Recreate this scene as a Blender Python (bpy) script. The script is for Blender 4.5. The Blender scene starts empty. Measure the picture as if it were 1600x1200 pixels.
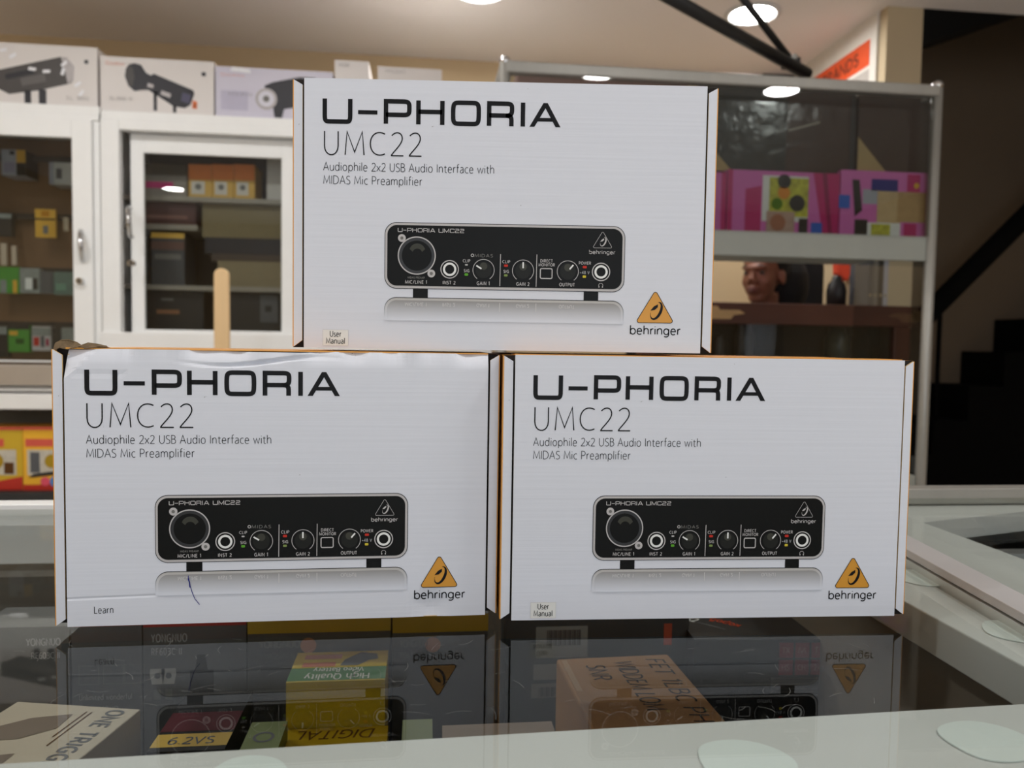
import bpy, bmesh, math, random
from mathutils import Vector, Matrix
random.seed(7)
S = bpy.context.scene
COL = S.collection
PSI = math.radians(6.5)                       # the room is turned this much against the view axis
F_PX = 1214.6; PITCH = math.radians(2.99); ROLL = math.radians(0.90); EYE = 0.1544   # z=0 is the glass counter top
def yawed(x, y):                              # measured (camera-aligned) plan coordinates -> room coordinates
    c, s = math.cos(-PSI), math.sin(-PSI)
    return x*c - y*s, x*s + y*c

# ------------------------------------------------------------------ camera, world, exposure
cam_d = bpy.data.cameras.new('camera'); cam = bpy.data.objects.new('camera', cam_d); COL.objects.link(cam)
fw0 = Vector((math.sin(PSI), math.cos(PSI), 0)); R0 = Vector((math.cos(PSI), -math.sin(PSI), 0)); UPW = Vector((0, 0, 1))
FW = fw0*math.cos(PITCH) - UPW*math.sin(PITCH); U0 = fw0*math.sin(PITCH) + UPW*math.cos(PITCH)
RX = R0*math.cos(ROLL) + U0*math.sin(ROLL); UX = -R0*math.sin(ROLL) + U0*math.cos(ROLL)
m = Matrix((RX, UX, -FW)).transposed().to_4x4(); m.translation = Vector((0, 0, EYE)); cam.matrix_world = m
cam_d.sensor_width = 36; cam_d.lens = F_PX/1600*36; cam_d.clip_start = .01
cam_d.dof.use_dof = True; cam_d.dof.focus_distance = .425; cam_d.dof.aperture_fstop = cam_d.lens/2.4
S.camera = cam
S.view_settings.view_transform = 'Standard'; S.view_settings.look = 'None'; S.view_settings.gamma = 1
S.view_settings.use_curve_mapping = False
S.view_settings.exposure = .93
w = bpy.data.worlds.new('world'); S.world = w; w.use_nodes = True
w.node_tree.nodes['Background'].inputs[0].default_value = (.75, .85, 1, 1); w.node_tree.nodes['Background'].inputs[1].default_value = .25
FLOOR = -.95; CEIL = EYE + 1.35
WIN_POWER = 22; LAMP = 60.0
la = bpy.data.lights.new('shopfront_daylight', 'AREA'); la.shape = 'RECTANGLE'; la.size = 3.0; la.size_y = 1.7
la.energy = WIN_POWER; la.color = (.84, .91, 1)
lo = bpy.data.objects.new('shopfront_daylight', la); COL.objects.link(lo)
lo.location = (.2, -3.38, .45); lo.rotation_euler = (math.radians(90), 0, 0)

def ray(px, py):
    return (FW*F_PX + RX*(px-800) - UX*(py-600))
def at(px, py, Y):
    d = ray(px, py); return Vector((0, 0, EYE)) + d*(Y/d.y)
def atz(px, py, Z):
    d = ray(px, py); return Vector((0, 0, EYE)) + d*((Z-EYE)/d.z)
def rect(px0, py0, px1, py1, Y):
    mx, my = (px0+px1)/2, (py0+py1)/2
    return at(px0, my, Y).x, at(px1, my, Y).x, at(mx, py1, Y).z, at(mx, py0, Y).z

# ------------------------------------------------------------------ materials
MATS = {}
def lin(c):
    c = c/255.
    return c/12.92 if c <= .04045 else ((c+.055)/1.055)**2.4
def rgb(r, g, b): return (lin(r), lin(g), lin(b), 1)
def mat(name, col, rough=.55, metal=0, var=.08, scale=30, bump=0, stretch=None, spec=None, coat=0):
    if name in MATS: return MATS[name]
    M = bpy.data.materials.new(name); M.use_nodes = True; nt = M.node_tree; N = nt.nodes; L = nt.links
    if spec is None: spec = .12 if ('print' in name or 'ink' in name) else .5
    b = N['Principled BSDF']; b.inputs['Roughness'].default_value = rough; b.inputs['Metallic'].default_value = metal
    b.inputs['Specular IOR Level'].default_value = spec; b.inputs['Coat Weight'].default_value = coat
    c = rgb(*col) if len(col) == 3 else col
    tc = N.new('ShaderNodeTexCoord'); mp = N.new('ShaderNodeMapping'); L.new(tc.outputs['Object'], mp.inputs[0])
    if stretch: mp.inputs['Scale'].default_value = stretch
    no = N.new('ShaderNodeTexNoise'); no.inputs['Scale'].default_value = scale; no.inputs['Detail'].default_value = 4
    L.new(mp.outputs[0], no.inputs['Vector'])
    mx = N.new('ShaderNodeMix'); mx.data_type = 'RGBA'
    mx.inputs[6].default_value = tuple(max(0, v*(1-var)) for v in c[:3])+(1,)
    mx.inputs[7].default_value = tuple(min(1, v*(1+var)) for v in c[:3])+(1,)
    L.new(no.outputs['Fac'], mx.inputs[0]); L.new(mx.outputs[2], b.inputs['Base Color'])
    if bump:
        bp = N.new('ShaderNodeBump'); bp.inputs['Strength'].default_value = bump; bp.inputs['Distance'].default_value = .002
        L.new(no.outputs['Fac'], bp.inputs['Height']); L.new(bp.outputs[0], b.inputs['Normal'])
    MATS[name] = M; return M
def card_mat(name, col, specks=True):
    """white coated board: faint corrugation streaks along x, a few dirt specks"""
    M = mat(name, col, .6, 0, .03, 1, .05, (6, 6, 420), .2); nt = M.node_tree; N = nt.nodes; L = nt.links
    b = N['Principled BSDF']; src = b.inputs['Base Color'].links[0].from_socket
    tc = N['Texture Coordinate'] if 'Texture Coordinate' in N else [n for n in N if n.type == 'TEX_COORD'][0]
    no = N.new('ShaderNodeTexNoise'); no.inputs['Scale'].default_value = 330; no.inputs['Detail'].default_value = 2
    L.new(tc.outputs['Object'], no.inputs['Vector'])
    cr = N.new('ShaderNodeValToRGB'); cr.color_ramp.elements[0].position = .205; cr.color_ramp.elements[1].position = .235
    cr.color_ramp.elements[0].color = (.35, .33, .3, 1); cr.color_ramp.elements[1].color = (1, 1, 1, 1)
    L.new(no.outputs['Fac'], cr.inputs[0])
    mu = N.new('ShaderNodeMix'); mu.data_type = 'RGBA'; mu.blend_type = 'MULTIPLY'; mu.inputs[0].default_value = .8
    L.new(src, mu.inputs[6]); L.new(cr.outputs[0], mu.inputs[7]); L.new(mu.outputs[2], b.inputs['Base Color'])
    return M
def glass_mat(name, tint, gain=1.0, rough=.0):
    M = bpy.data.materials.new(name); M.use_nodes = True; nt = M.node_tree; N = nt.nodes; L = nt.links
    N.remove(N['Principled BSDF']); out = N['Material Output']
    tr = N.new('ShaderNodeBsdfTransparent'); tr.inputs[0].default_value = tint
    gl = N.new('ShaderNodeBsdfGlossy'); gl.inputs['Roughness'].default_value = rough
    fr = N.new('ShaderNodeFresnel'); fr.inputs[0].default_value = 1.5
    ge = N.new('ShaderNodeNewGeometry')
    inv = N.new('ShaderNodeMath'); inv.operation = 'SUBTRACT'; inv.inputs[0].default_value = 1; L.new(ge.outputs['Backfacing'], inv.inputs[1])
    a = N.new('ShaderNodeMath'); a.operation = 'MULTIPLY'; L.new(fr.outputs[0], a.inputs[0]); L.new(inv.outputs[0], a.inputs[1])
    g = N.new('ShaderNodeMath'); g.operation = 'MULTIPLY'; g.inputs[1].default_value = gain; g.use_clamp = True; L.new(a.outputs[0], g.inputs[0])
    mx = N.new('ShaderNodeMixShader'); L.new(g.outputs[0], mx.inputs[0]); L.new(tr.outputs[0], mx.inputs[1]); L.new(gl.outputs[0], mx.inputs[2])
    L.new(mx.outputs[0], out.inputs[0]); MATS[name] = M; return M
def emit_mat(name, col, st):
    M = bpy.data.materials.new(name); M.use_nodes = True; nt = M.node_tree; N = nt.nodes
    b = N['Principled BSDF']; b.inputs['Emission Color'].default_value = col; b.inputs['Emission Strength'].default_value = st
    MATS[name] = M; return M
def ramp_mat(name, z0, c0, z1, c1):
    """printed gradient, by height on the carton face"""
    M = bpy.data.materials.new(name); M.use_nodes = True; nt = M.node_tree; N = nt.nodes; L = nt.links
    b = N['Principled BSDF']; b.inputs['Roughness'].default_value = .55; b.inputs['Specular IOR Level'].default_value = .15
    tc = N.new('ShaderNodeTexCoord'); sx = N.new('ShaderNodeSeparateXYZ'); L.new(tc.outputs['Object'], sx.inputs[0])
    mr = N.new('ShaderNodeMapRange'); mr.inputs[1].default_value = z0; mr.inputs[2].default_value = z1; L.new(sx.outputs[2], mr.inputs[0])
    mx = N.new('ShaderNodeMix'); mx.data_type = 'RGBA'; mx.inputs[6].default_value = c0; mx.inputs[7].default_value = c1
    L.new(mr.outputs[0], mx.inputs[0]); L.new(mx.outputs[2], b.inputs['Base Color']); MATS[name] = M; return M

CARD_C = (222, 224, 231)
M_CARD = card_mat('white carton board', CARD_C)
M_INK = mat('black ink', (22, 22, 24), .45, var=.1)
M_INK2 = mat('soft black ink', (48, 48, 50), .5, var=.1)
M_PANEL = mat('printed black', (17, 17, 15), .4, var=.15)
M_SILV = mat('printed silver', (196, 192, 190), .45)
M_SILD = mat('printed grey', (120, 118, 114), .45)
M_WHITE = mat('printed white', (236, 236, 232), .5, var=.03)
M_DARKG = mat('printed charcoal', (34, 34, 31), .4)
M_MIDG = mat('printed knob sheen', (66, 66, 58), .4)
M_RED = mat('printed red', (196, 52, 40), .5); M_GREEN = mat('printed green', (96, 170, 50), .5)
M_GREENG = mat('printed dull green', (130, 150, 84), .5); M_YEL = mat('printed yellow', (214, 196, 60), .5)
M_ORANGE = mat('logo amber', (216, 150, 40), .45, var=.04)
M_AMBER = mat('amber carton side', (226, 158, 60), .42, var=.06, scale=60)
M_EDGE = mat('cut board edge', (214, 182, 128), .8, var=.15, scale=400)
M_DARKIN = mat('dark carton inside', (26, 18, 13), .9)
M_KRAFT = mat('torn kraft board', (112, 92, 66), .9, var=.4, scale=300, bump=.5)
M_PEN = mat('blue pen ink', (40, 44, 130), .5)
M_ALU = mat('white powder coated aluminium', (240, 240, 238), .38, var=.04, scale=12)
M_ALU2 = mat('brushed aluminium', (160, 157, 150), .4, .4, .08, 40, 0, (1, 1, .05))
M_CHROME = mat('chrome', (200, 200, 200), .18, 1, .03)
M_BOARD = mat('painted counter frame', (206, 207, 204), .55, var=.06, scale=9)
M_GLUE = mat('pale silicone', (222, 230, 226), .4, var=.03)
M_SHELFG = mat('shelf grey', (150, 152, 144), .5, var=.06, scale=10)
M_BLACK = mat('black plastic', (24, 24, 25), .45)
M_BLK2 = mat('black matt card', (84, 86, 90), .6, var=.12)
M_GLASS = glass_mat('counter glass', (.93, .945, .935, 1), 1.1)
M_PANE = glass_mat('display pane', (.86, .88, .87, 1), 1.5)
M_SHOW = glass_mat('showcase pane', (.80, .82, .81, 1), 1.7)

# ------------------------------------------------------------------ mesh builder
class MB:
    def __init__(self): self.v = []; self.f = []; self.mi = []; self.mats = []
    def _m(self, M):
        if M not in self.mats: self.mats.append(M)
        return self.mats.index(M)
    def face(self, pts, M):
        i = len(self.v); self.v += [tuple(p) for p in pts]; self.f.append(tuple(range(i, i+len(pts)))); self.mi.append(self._m(M))
    def box(self, x0, x1, y0, y1, z0, z1, M, front=None, top=None, side=None, T=None):
        p = [Vector(q) for q in ((x0,y0,z0),(x1,y0,z0),(x1,y1,z0),(x0,y1,z0),(x0,y0,z1),(x1,y0,z1),(x1,y1,z1),(x0,y1,z1))]
        if T: p = [T @ q for q in p]
        i = len(self.v); self.v += [tuple(q) for q in p]
        for fc, mm in (((0,3,2,1), M), ((4,5,6,7), top or M), ((0,1,5,4), front or M), ((1,2,6,5), side or M), ((2,3,7,6), M), ((3,0,4,7), side or M)):
            self.f.append(tuple(i+k for k in fc)); self.mi.append(self._m(mm))
        return self
    def prism(self, pts, n, M, Mside=None):
        """polygon pts extruded by vector n"""
        n = Vector(n); a = [Vector(p) for p in pts]; b = [p+n for p in a]; k = len(a); i = len(self.v)
        self.v += [tuple(p) for p in a+b]
        self.f.append(tuple(range(i, i+k))); self.mi.append(self._m(M))
        self.f.append(tuple(range(i+2*k-1, i+k-1, -1))); self.mi.append(self._m(M))
        for j in range(k):
            j2 = (j+1) % k
            self.f.append((i+j, i+k+j, i+k+j2, i+j2)); self.mi.append(self._m(Mside or M))
        return self
    def tube(self, path, r, M, seg=12, caps=True):
        path = [Vector(p) for p in path]; rs = r if isinstance(r, (list, tuple)) else [r]*len(path); rings = []
        for j, p in enumerate(path):
            t = (path[min(j+1, len(path)-1)] - path[max(j-1, 0)]).normalized()
            a = t.orthogonal().normalized() if j == 0 else (self._a - t*self._a.dot(t)).normalized()
            self._a = a; b = t.cross(a); i = len(self.v); rings.append(i)
            self.v += [tuple(p + (a*math.cos(2*math.pi*k/seg) + b*math.sin(2*math.pi*k/seg))*rs[j]) for k in range(seg)]
        mm = self._m(M)
        for q in range(len(rings)-1):
            for k in range(seg):
                k2 = (k+1) % seg
                self.f.append((rings[q]+k, rings[q]+k2, rings[q+1]+k2, rings[q+1]+k)); self.mi.append(mm)
        if caps:
            self.f.append(tuple(rings[0]+k for k in range(seg-1, -1, -1))); self.mi.append(mm)
            self.f.append(tuple(rings[-1]+k for k in range(seg))); self.mi.append(mm)
        return self
    def lathe(self, prof, c, M, seg=32):
        c = Vector(c); i = len(self.v); mm = self._m(M)
        for r, z in prof:
            self.v += [tuple(c + Vector((r*math.cos(2*math.pi*k/seg), r*math.sin(2*math.pi*k/seg), z))) for k in range(seg)]
        for q in range(len(prof)-1):
            for k in range(seg):
                k2 = (k+1) % seg; self.f.append((i+q*seg+k, i+q*seg+k2, i+(q+1)*seg+k2, i+(q+1)*seg+k)); self.mi.append(mm)
        return self
    def ball(self, c, r, M, seg=16, rot=None):
        c = Vector(c); r = Vector(r) if not isinstance(r, (int, float)) else Vector((r, r, r)); i = len(self.v); mm = self._m(M); nr = seg//2
        for a in range(nr+1):
            th = math.pi*a/nr
            for k in range(seg):
                ph = 2*math.pi*k/seg
                q = Vector((r.x*math.sin(th)*math.cos(ph), r.y*math.sin(th)*math.sin(ph), r.z*math.cos(th)))
                if rot: q = rot @ q
                self.v.append(tuple(c+q))
        for a in range(nr):
            for k in range(seg):
                k2 = (k+1) % seg; self.f.append((i+a*seg+k, i+(a+1)*seg+k, i+(a+1)*seg+k2, i+a*seg+k2)); self.mi.append(mm)
        return self
    def build(self, name, parent=None, smooth=False, bevel=0, loc=None):
        me = bpy.data.meshes.new(name)
        v = self.v
        if loc is not None: v = [tuple(Vector(p)-Vector(loc)) for p in v]
        me.from_pydata(v, [], self.f)
        for M in self.mats: me.materials.append(M)
        me.polygons.foreach_set('material_index', self.mi)
        bm = bmesh.new(); bm.from_mesh(me)
        if smooth: bmesh.ops.remove_doubles(bm, verts=bm.verts, dist=1e-6)
        if smooth:
            for f in bm.faces: f.smooth = True
        bm.to_mesh(me); bm.free(); me.update()
        o = bpy.data.objects.new(name, me); COL.objects.link(o)
        if parent is not None: o.parent = parent
        if loc is not None: o.location = loc
        if bevel:
            b = o.modifiers.new('bevel', 'BEVEL'); b.width = bevel; b.segments = 2; b.limit_method = 'ANGLE'
        return o
def tag(o, label=None, cat=None, group=None, kind=None):
    if label: o['label'] = label
    if cat: o['category'] = cat
    if group: o['group'] = group
    if kind: o['kind'] = kind
    return o
def empty(name, loc=(0, 0, 0), rz=0, label=None, cat=None, group=None):
    o = bpy.data.objects.new(name, None); COL.objects.link(o); o.location = loc; o.rotation_euler = (0, 0, rz); o.empty_display_size = .05
    return tag(o, label, cat, group)
def copy_tree(o, parent=None):
    c = o.copy(); COL.objects.link(c)
    if parent is not None: c.parent = parent
    for ch in list(o.children): copy_tree(ch, c)
    return c
class Face:
    """a flat face to print on: origin, direction of u, direction of v, outward normal"""
    def __init__(s, o, u, v, n): s.o = Vector(o); s.u = Vector(u).normalized(); s.v = Vector(v).normalized(); s.n = Vector(n).normalized()
    def p(s, u, v, k=1): return s.o + s.u*u + s.v*v + s.n*(k*1.2e-4*s.__dict__.get('g', 1))
def front(x0, y, z0, g=1): F = Face((x0, y, z0), (1,0,0), (0,0,1), (0,-1,0)); F.g = g; return F
def ppoly(mb, F, pts, M, k=1): mb.face([F.p(u, v, k) for u, v in pts], M)
def prect(mb, F, u0, v0, u1, v1, M, k=1): ppoly(mb, F, [(u0,v0),(u1,v0),(u1,v1),(u0,v1)], M, k)
def circ(c, r, n=40, a0=0, a1=360): return [(c[0]+r*math.cos(math.radians(a0+(a1-a0)*i/n)), c[1]+r*math.sin(math.radians(a0+(a1-a0)*i/n))) for i in range(n+1)]
def pdisc(mb, F, c, r, M, k=1, n=36): ppoly(mb, F, circ(c, r, n)[:-1], M, k)
def rrect(x0, y0, x1, y1, r, n=8):
    P = []
    for cx, cy, a in ((x1-r, y1-r, 0), (x0+r, y1-r, 90), (x0+r, y0+r, 180), (x1-r, y0+r, 270)):
        P += [(cx+r*math.cos(math.radians(a+90*i/n)), cy+r*math.sin(math.radians(a+90*i/n))) for i in range(n+1)]
    return P
def pline(mb, F, pts, w, M, k=1):
    """flat ribbon of width w along a polyline, mitred; closed when first == last"""
    P = [Vector(p) for p in pts]; Q = [P[0]]
    for p in P[1:]:
        if (p-Q[-1]).length > 1e-7: Q.append(p)
    P = Q
    if len(P) < 2: return
    closed = len(P) > 3 and (P[0]-P[-1]).length < 1e-7
    if closed: P = P[:-1]
    n = len(P); A = []; B = []
    for i, p in enumerate(P):
        a = P[i-1] if (i > 0 or closed) else None; b = P[(i+1) % n] if (i < n-1 or closed) else None
        d1 = (p-a).normalized() if a is not None else None; d2 = (b-p).normalized() if b is not None else None
        d1 = d1 if d1 is not None else d2; d2 = d2 if d2 is not None else d1
        n1 = Vector((-d1.y, d1.x)); n2 = Vector((-d2.y, d2.x)); nn = n1+n2
        if nn.length < 1e-6: nn = n1
        nn.normalize(); sc = 1/max(.42, nn.dot(n1))
        A.append(p+nn*w/2*sc); B.append(p-nn*w/2*sc)
    for i in range(n if closed else n-1):
        j = (i+1) % n
        mb.face([F.p(*B[i], k), F.p(*B[j], k), F.p(*A[j], k), F.p(*A[i], k)], M)

# ------------------------------------------------------------------ stroke alphabets
G = {
'A':(.62,"M0,0 L.31,1 L.62,0 M.11,.34 L.51,.34"),'B':(.5,"M.05,0 L.05,1 L.24,1 C.5,1 .5,.54 .24,.54 L.05,.54 M.24,.54 C.58,.54 .58,0 .24,0 L.05,0"),
'C':(.6,"M.58,.92 C.28,1.1 .02,.88 .02,.5 C.02,.12 .28,-.1 .58,.07"),'D':(.66,"M.05,0 L.05,1 L.22,1 C.76,1 .76,0 .22,0 L.05,0"),
'E':(.46,"M.44,1 L.05,1 L.05,0 L.45,0 M.05,.53 L.4,.53"),'F':(.44,"M.44,1 L.05,1 L.05,0 M.05,.52 L.4,.52"),
'G':(.66,"M.6,.92 C.28,1.1 .02,.88 .02,.5 C.02,.08 .32,-.1 .6,.07 L.6,.46 L.38,.46"),'H':(.64,"M.05,0 L.05,1 M.59,0 L.59,1 M.05,.53 L.59,.53"),
'I':(.12,"M.06,0 L.06,1"),'J':(.36,"M.3,1 L.3,.2 C.3,-.05 .14,-.05 .02,.02"),'K':(.54,"M.05,0 L.05,1 M.5,1 L.06,.5 L.54,0"),
'L':(.44,"M.05,1 L.05,0 L.44,0"),'M':(.78,"M.03,0 L.1,1 L.39,.12 L.68,1 L.75,0"),'N':(.64,"M.05,0 L.05,1 L.59,0 L.59,1"),
'O':(.7,"M.35,1.01 C.79,1.01 .79,-.01 .35,-.01 C-.09,-.01 -.09,1.01 .35,1.01"),'P':(.5,"M.05,0 L.05,1 L.22,1 C.56,1 .56,.44 .22,.44 L.05,.44"),
'Q':(.7,"M.35,1.01 C.79,1.01 .79,-.01 .35,-.01 C-.09,-.01 -.09,1.01 .35,1.01 M.4,.1 L.68,-.12"),
'R':(.54,"M.05,0 L.05,1 L.22,1 C.56,1 .56,.48 .22,.48 L.05,.48 M.26,.48 L.52,0"),'S':(.46,"M.41,.93 C.26,1.04 .05,1 .05,.76 C.05,.48 .44,.54 .44,.26 C.44,-.04 .18,-.04 .03,.06"),
'T':(.5,"M.25,0 L.25,1 M0,1 L.5,1"),'U':(.62,"M.05,1 L.05,.38 C.05,-.14 .57,-.14 .57,.38 L.57,1"),'V':(.58,"M0,1 L.29,0 L.58,1"),
'W':(.86,"M0,1 L.22,0 L.43,.95 L.64,0 L.86,1"),'X':(.56,"M0,0 L.56,1 M0,1 L.56,0"),'Y':(.54,"M0,1 L.27,.45 L.27,0 M.54,1 L.27,.45"),'Z':(.54,"M.02,1 L.52,1 L.02,0 L.54,0"),
'a':(.44,"M.06,.62 C.2,.74 .39,.72 .39,.45 L.39,0 M.39,.41 C-.05,.42 -.02,-.02 .16,-.02 C.28,-.02 .39,.1 .39,.2"),
'b':(.54,"M.06,1.05 L.06,0 M.06,.34 C.06,.8 .51,.8 .51,.34 C.51,-.13 .06,-.13 .06,.34"),'c':(.42,"M.4,.64 C.2,.76 .04,.6 .04,.34 C.04,.08 .2,-.1 .41,.04"),
'd':(.54,"M.48,1.05 L.48,0 M.48,.34 C.48,.8 .03,.8 .03,.34 C.03,-.13 .48,-.13 .48,.34"),'e':(.5,"M.05,.36 L.45,.36 C.45,.82 .04,.8 .04,.34 C.04,-.1 .3,-.06 .43,.05"),
'f':(.3,"M.3,1.04 C.12,1.08 .12,.95 .12,.8 L.12,0 M.01,.66 L.28,.66"),'g':(.54,"M.48,.67 L.48,0 C.48,-.34 .18,-.34 .07,-.23 M.48,.34 C.48,.8 .03,.8 .03,.34 C.03,-.13 .48,-.13 .48,.34"),
'h':(.52,"M.06,1.05 L.06,0 M.06,.4 C.1,.8 .46,.8 .46,.42 L.46,0"),'i':(.12,"M.06,.67 L.06,0 M.06,.88 L.06,.95"),'j':(.14,"M.08,.67 L.08,-.1 C.08,-.25 0,-.25 -.04,-.25 M.08,.88 L.08,.95"),
'k':(.44,"M.06,1.05 L.06,0 M.4,.67 L.07,.33 L.44,0"),'l':(.12,"M.06,1.05 L.06,0"),'m':(.8,"M.06,.67 L.06,0 M.06,.4 C.1,.78 .4,.78 .4,.42 L.4,0 M.4,.4 C.44,.78 .74,.78 .74,.42 L.74,0"),
'n':(.52,"M.06,.67 L.06,0 M.06,.4 C.1,.8 .46,.8 .46,.42 L.46,0"),'o':(.54,"M.27,.69 C.58,.69 .58,-.02 .27,-.02 C-.04,-.02 -.04,.69 .27,.69"),
'p':(.54,"M.06,.67 L.06,-.28 M.06,.34 C.06,.8 .51,.8 .51,.34 C.51,-.13 .06,-.13 .06,.34"),'q':(.54,"M.48,.67 L.48,-.28 M.48,.34 C.48,.8 .03,.8 .03,.34 C.03,-.13 .48,-.13 .48,.34"),
'r':(.3,"M.06,.67 L.06,0 M.06,.38 C.08,.62 .18,.7 .3,.66"),'s':(.38,"M.34,.62 C.2,.72 .05,.68 .05,.51 C.05,.32 .36,.36 .36,.17 C.36,-.03 .14,-.04 .02,.05"),
't':(.32,"M.13,.84 L.13,.18 C.13,-.02 .22,-.03 .32,.01 M.01,.66 L.3,.66"),'u':(.52,"M.06,.67 L.06,.24 C.08,-.12 .42,-.12 .46,.26 M.46,.67 L.46,0"),
'v':(.46,"M0,.67 L.23,0 L.46,.67"),'w':(.7,"M0,.67 L.18,0 L.35,.63 L.52,0 L.7,.67"),'x':(.44,"M0,0 L.44,.67 M0,.67 L.44,0"),'y':(.46,"M0,.67 L.24,0 M.46,.67 L.2,-.16 C.16,-.26 .1,-.28 .02,-.27"),'z':(.42,"M.02,.67 L.4,.67 L.02,0 L.42,0"),
'0':(.5,"M.25,1 C.56,1 .56,0 .25,0 C-.06,0 -.06,1 .25,1"),'1':(.3,"M.04,.86 L.2,1 L.2,0"),'2':(.5,"M.05,.86 C.2,1.07 .45,1.02 .45,.74 C.45,.5 .12,.18 .04,.02 L.04,0 L.5,0"),
'3':(.48,"M.05,.92 C.25,1.06 .43,.95 .43,.76 C.43,.58 .3,.53 .16,.53 C.34,.53 .46,.44 .46,.26 C.46,-.02 .22,-.06 .03,.05"),'4':(.52,"M.38,0 L.38,1 L.02,.3 L.52,.3"),'5':(.48,"M.43,1 L.1,1 L.07,.56 C.3,.66 .46,.5 .46,.3 C.46,0 .22,-.08 .03,.05"),
'6':(.5,"M.42,1 C.16,.98 .04,.7 .04,.34 C.04,-.12 .47,-.12 .47,.3 C.47,.68 .08,.68 .04,.3"),'7':(.48,"M.03,1 L.47,1 L.16,0"),'8':(.5,"M.25,.54 C.5,.62 .5,1 .25,1 C0,1 0,.62 .25,.54 C.56,.44 .54,0 .25,0 C-.04,0 -.06,.44 .25,.54"),'9':(.5,"M.08,0 C.34,.02 .46,.3 .46,.66 C.46,1.12 .03,1.12 .03,.7 C.03,.32 .42,.32 .46,.7"),
'/':(.36,"M0,-.05 L.36,1.05"),'-':(.36,"M.03,.4 L.33,.4"),'+':(.5,"M.05,.4 L.45,.4 M.25,.2 L.25,.6"),'.':(.12,"M.06,0 L.06,.07"),' ':(.24,"")}
EXT = {   # wide square alphabet of the product name
'U':(1.2,"M.05,1 L.05,.32 C.05,.05 .1,.05 .28,.05 L.92,.05 C1.1,.05 1.15,.05 1.15,.32 L1.15,1"),'-':(.82,"M0,.46 L.82,.46"),
'P':(1.15,"M.07,0 L.07,.94 L.86,.94 C1.1,.94 1.1,.85 1.1,.66 C1.1,.46 1.1,.38 .86,.38 L.07,.38"),'H':(1.2,"M.07,0 L.07,1 M1.13,0 L1.13,1 M.07,.53 L1.13,.53"),
'O':(1.27,"M.35,.94 L.92,.94 C1.18,.94 1.2,.9 1.2,.5 C1.2,.1 1.18,.06 .92,.06 L.35,.06 C.09,.06 .07,.1 .07,.5 C.07,.9 .09,.94 .35,.94"),
'R':(1.15,"M.07,0 L.07,.94 L.84,.94 C1.08,.94 1.08,.86 1.08,.7 C1.08,.54 1.06,.44 .84,.44 L.07,.44 M.8,.44 C1.02,.44 1.06,.4 1.06,.2 L1.06,0"),
'I':(.2,"M.1,0 L.1,1"),'A':(1.35,"M.08,0 L.62,.95 L.74,.95 L1.28,0 M.3,.3 L1.06,.3"),
'M':(1.35,"M.07,0 L.07,.95 L.675,.1 L1.28,.95 L1.28,0"),'C':(1.15,"M1.1,.72 C1.1,.95 1.05,.95 .85,.95 L.3,.95 C.07,.95 .07,.9 .07,.5 C.07,.1 .07,.05 .3,.05 L.85,.05 C1.05,.05 1.1,.05 1.1,.28"),
'2':(1.1,"M.05,.95 L.85,.95 C1.05,.95 1.05,.55 .85,.55 L.25,.52 C.05,.5 .05,.3 .05,.05 L1.05,.05"),' ':(.5,"")}
def strokes(d):
    out = []; cur = None
    for tok in d.replace('M', '|M').replace('L', '|L').replace('C', '|C').split('|'):
        if not tok.strip(): continue
        n = [tuple(float(q) for q in s.split(',')) for s in tok[1:].split()]
        if tok[0] == 'M': cur = [n[0]]; out.append(cur)
        elif tok[0] == 'L': cur.append(n[0])
        else:
            a = cur[-1]; b, c, e = n
            for i in range(1, 10):
                t = i/9; q = 1-t
                cur.append(tuple(q**3*a[k]+3*q*q*t*b[k]+3*q*t*t*c[k]+t**3*e[k] for k in (0, 1)))
    return out
def ptext(mb, F, s, u, v, h, M, w=None, width=None, font=G, gap=.14, k=1, center=False, flip=False, slant=0):
    """text with its baseline at (u, v), cap height h; width fits the line, flip mirrors it downwards"""
    tot = sum(font[c][0]+gap for c in s)-gap; sx = (width/tot) if width else h
    if center: u -= tot*sx/2
    w = w or h*.09; x = 0
    for c in s:
        gw, d = font[c]
        for st in strokes(d):
            pline(mb, F, [(u+(x+p[0]+slant*p[1])*sx, v+(-p[1] if flip else p[1])*h) for p in st], w, M, k)
        x += gw+gap

# ================================================================== ROOM
def struct(o): o['kind'] = 'structure'; return o
M_WALL = mat('beige wall paint', (210, 186, 148), .8, var=.05, scale=3)
M_CEIL = mat('ceiling paint', (242, 236, 232), .85, var=.03, scale=2)
M_CREAM = mat('cream wall paint', (198, 180, 148), .75, var=.04, scale=4)
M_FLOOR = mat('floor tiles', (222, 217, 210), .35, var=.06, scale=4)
M_DWALL = mat('stairwell paint with shade', (104, 88, 70), .85, var=.15, scale=2)  # dark tone stands for the shadow in the stairwell
YB = 3.8
a = at(1385, 65, 2.95); b = at(1441, 65, 2.95); c = at(1236, 86, YB)
mb = MB(); mb.box(-3.2, 4.2, -3.6, 4.6, FLOOR-.05, FLOOR, M_FLOOR); struct(mb.build('floor'))
mb = MB(); mb.box(-3.2, 4.2, -3.6, 2.95, CEIL, CEIL+.08, M_CEIL); mb.prism([(-3.2, 2.95, CEIL), (b.x, 2.95, CEIL), (b.x, YB+.08, CEIL), (-3.2, YB+.08, CEIL)], (0, 0, .08), M_CEIL); struct(mb.build('ceiling'))
mb = MB(); mb.box(-3.2, c.x+.1, YB, YB+.08, FLOOR, CEIL, M_WALL); struct(mb.build('wall_back'))
mb = MB(); mb.box(-3.28, -3.2, -3.6, YB+.08, FLOOR, CEIL+.08, M_WALL); struct(mb.build('wall_left'))
mb = MB(); mb.box(4.2, 4.28, -3.6, 2.95, FLOOR, CEIL+.08, M_WALL); struct(mb.build('wall_right'))
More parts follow.
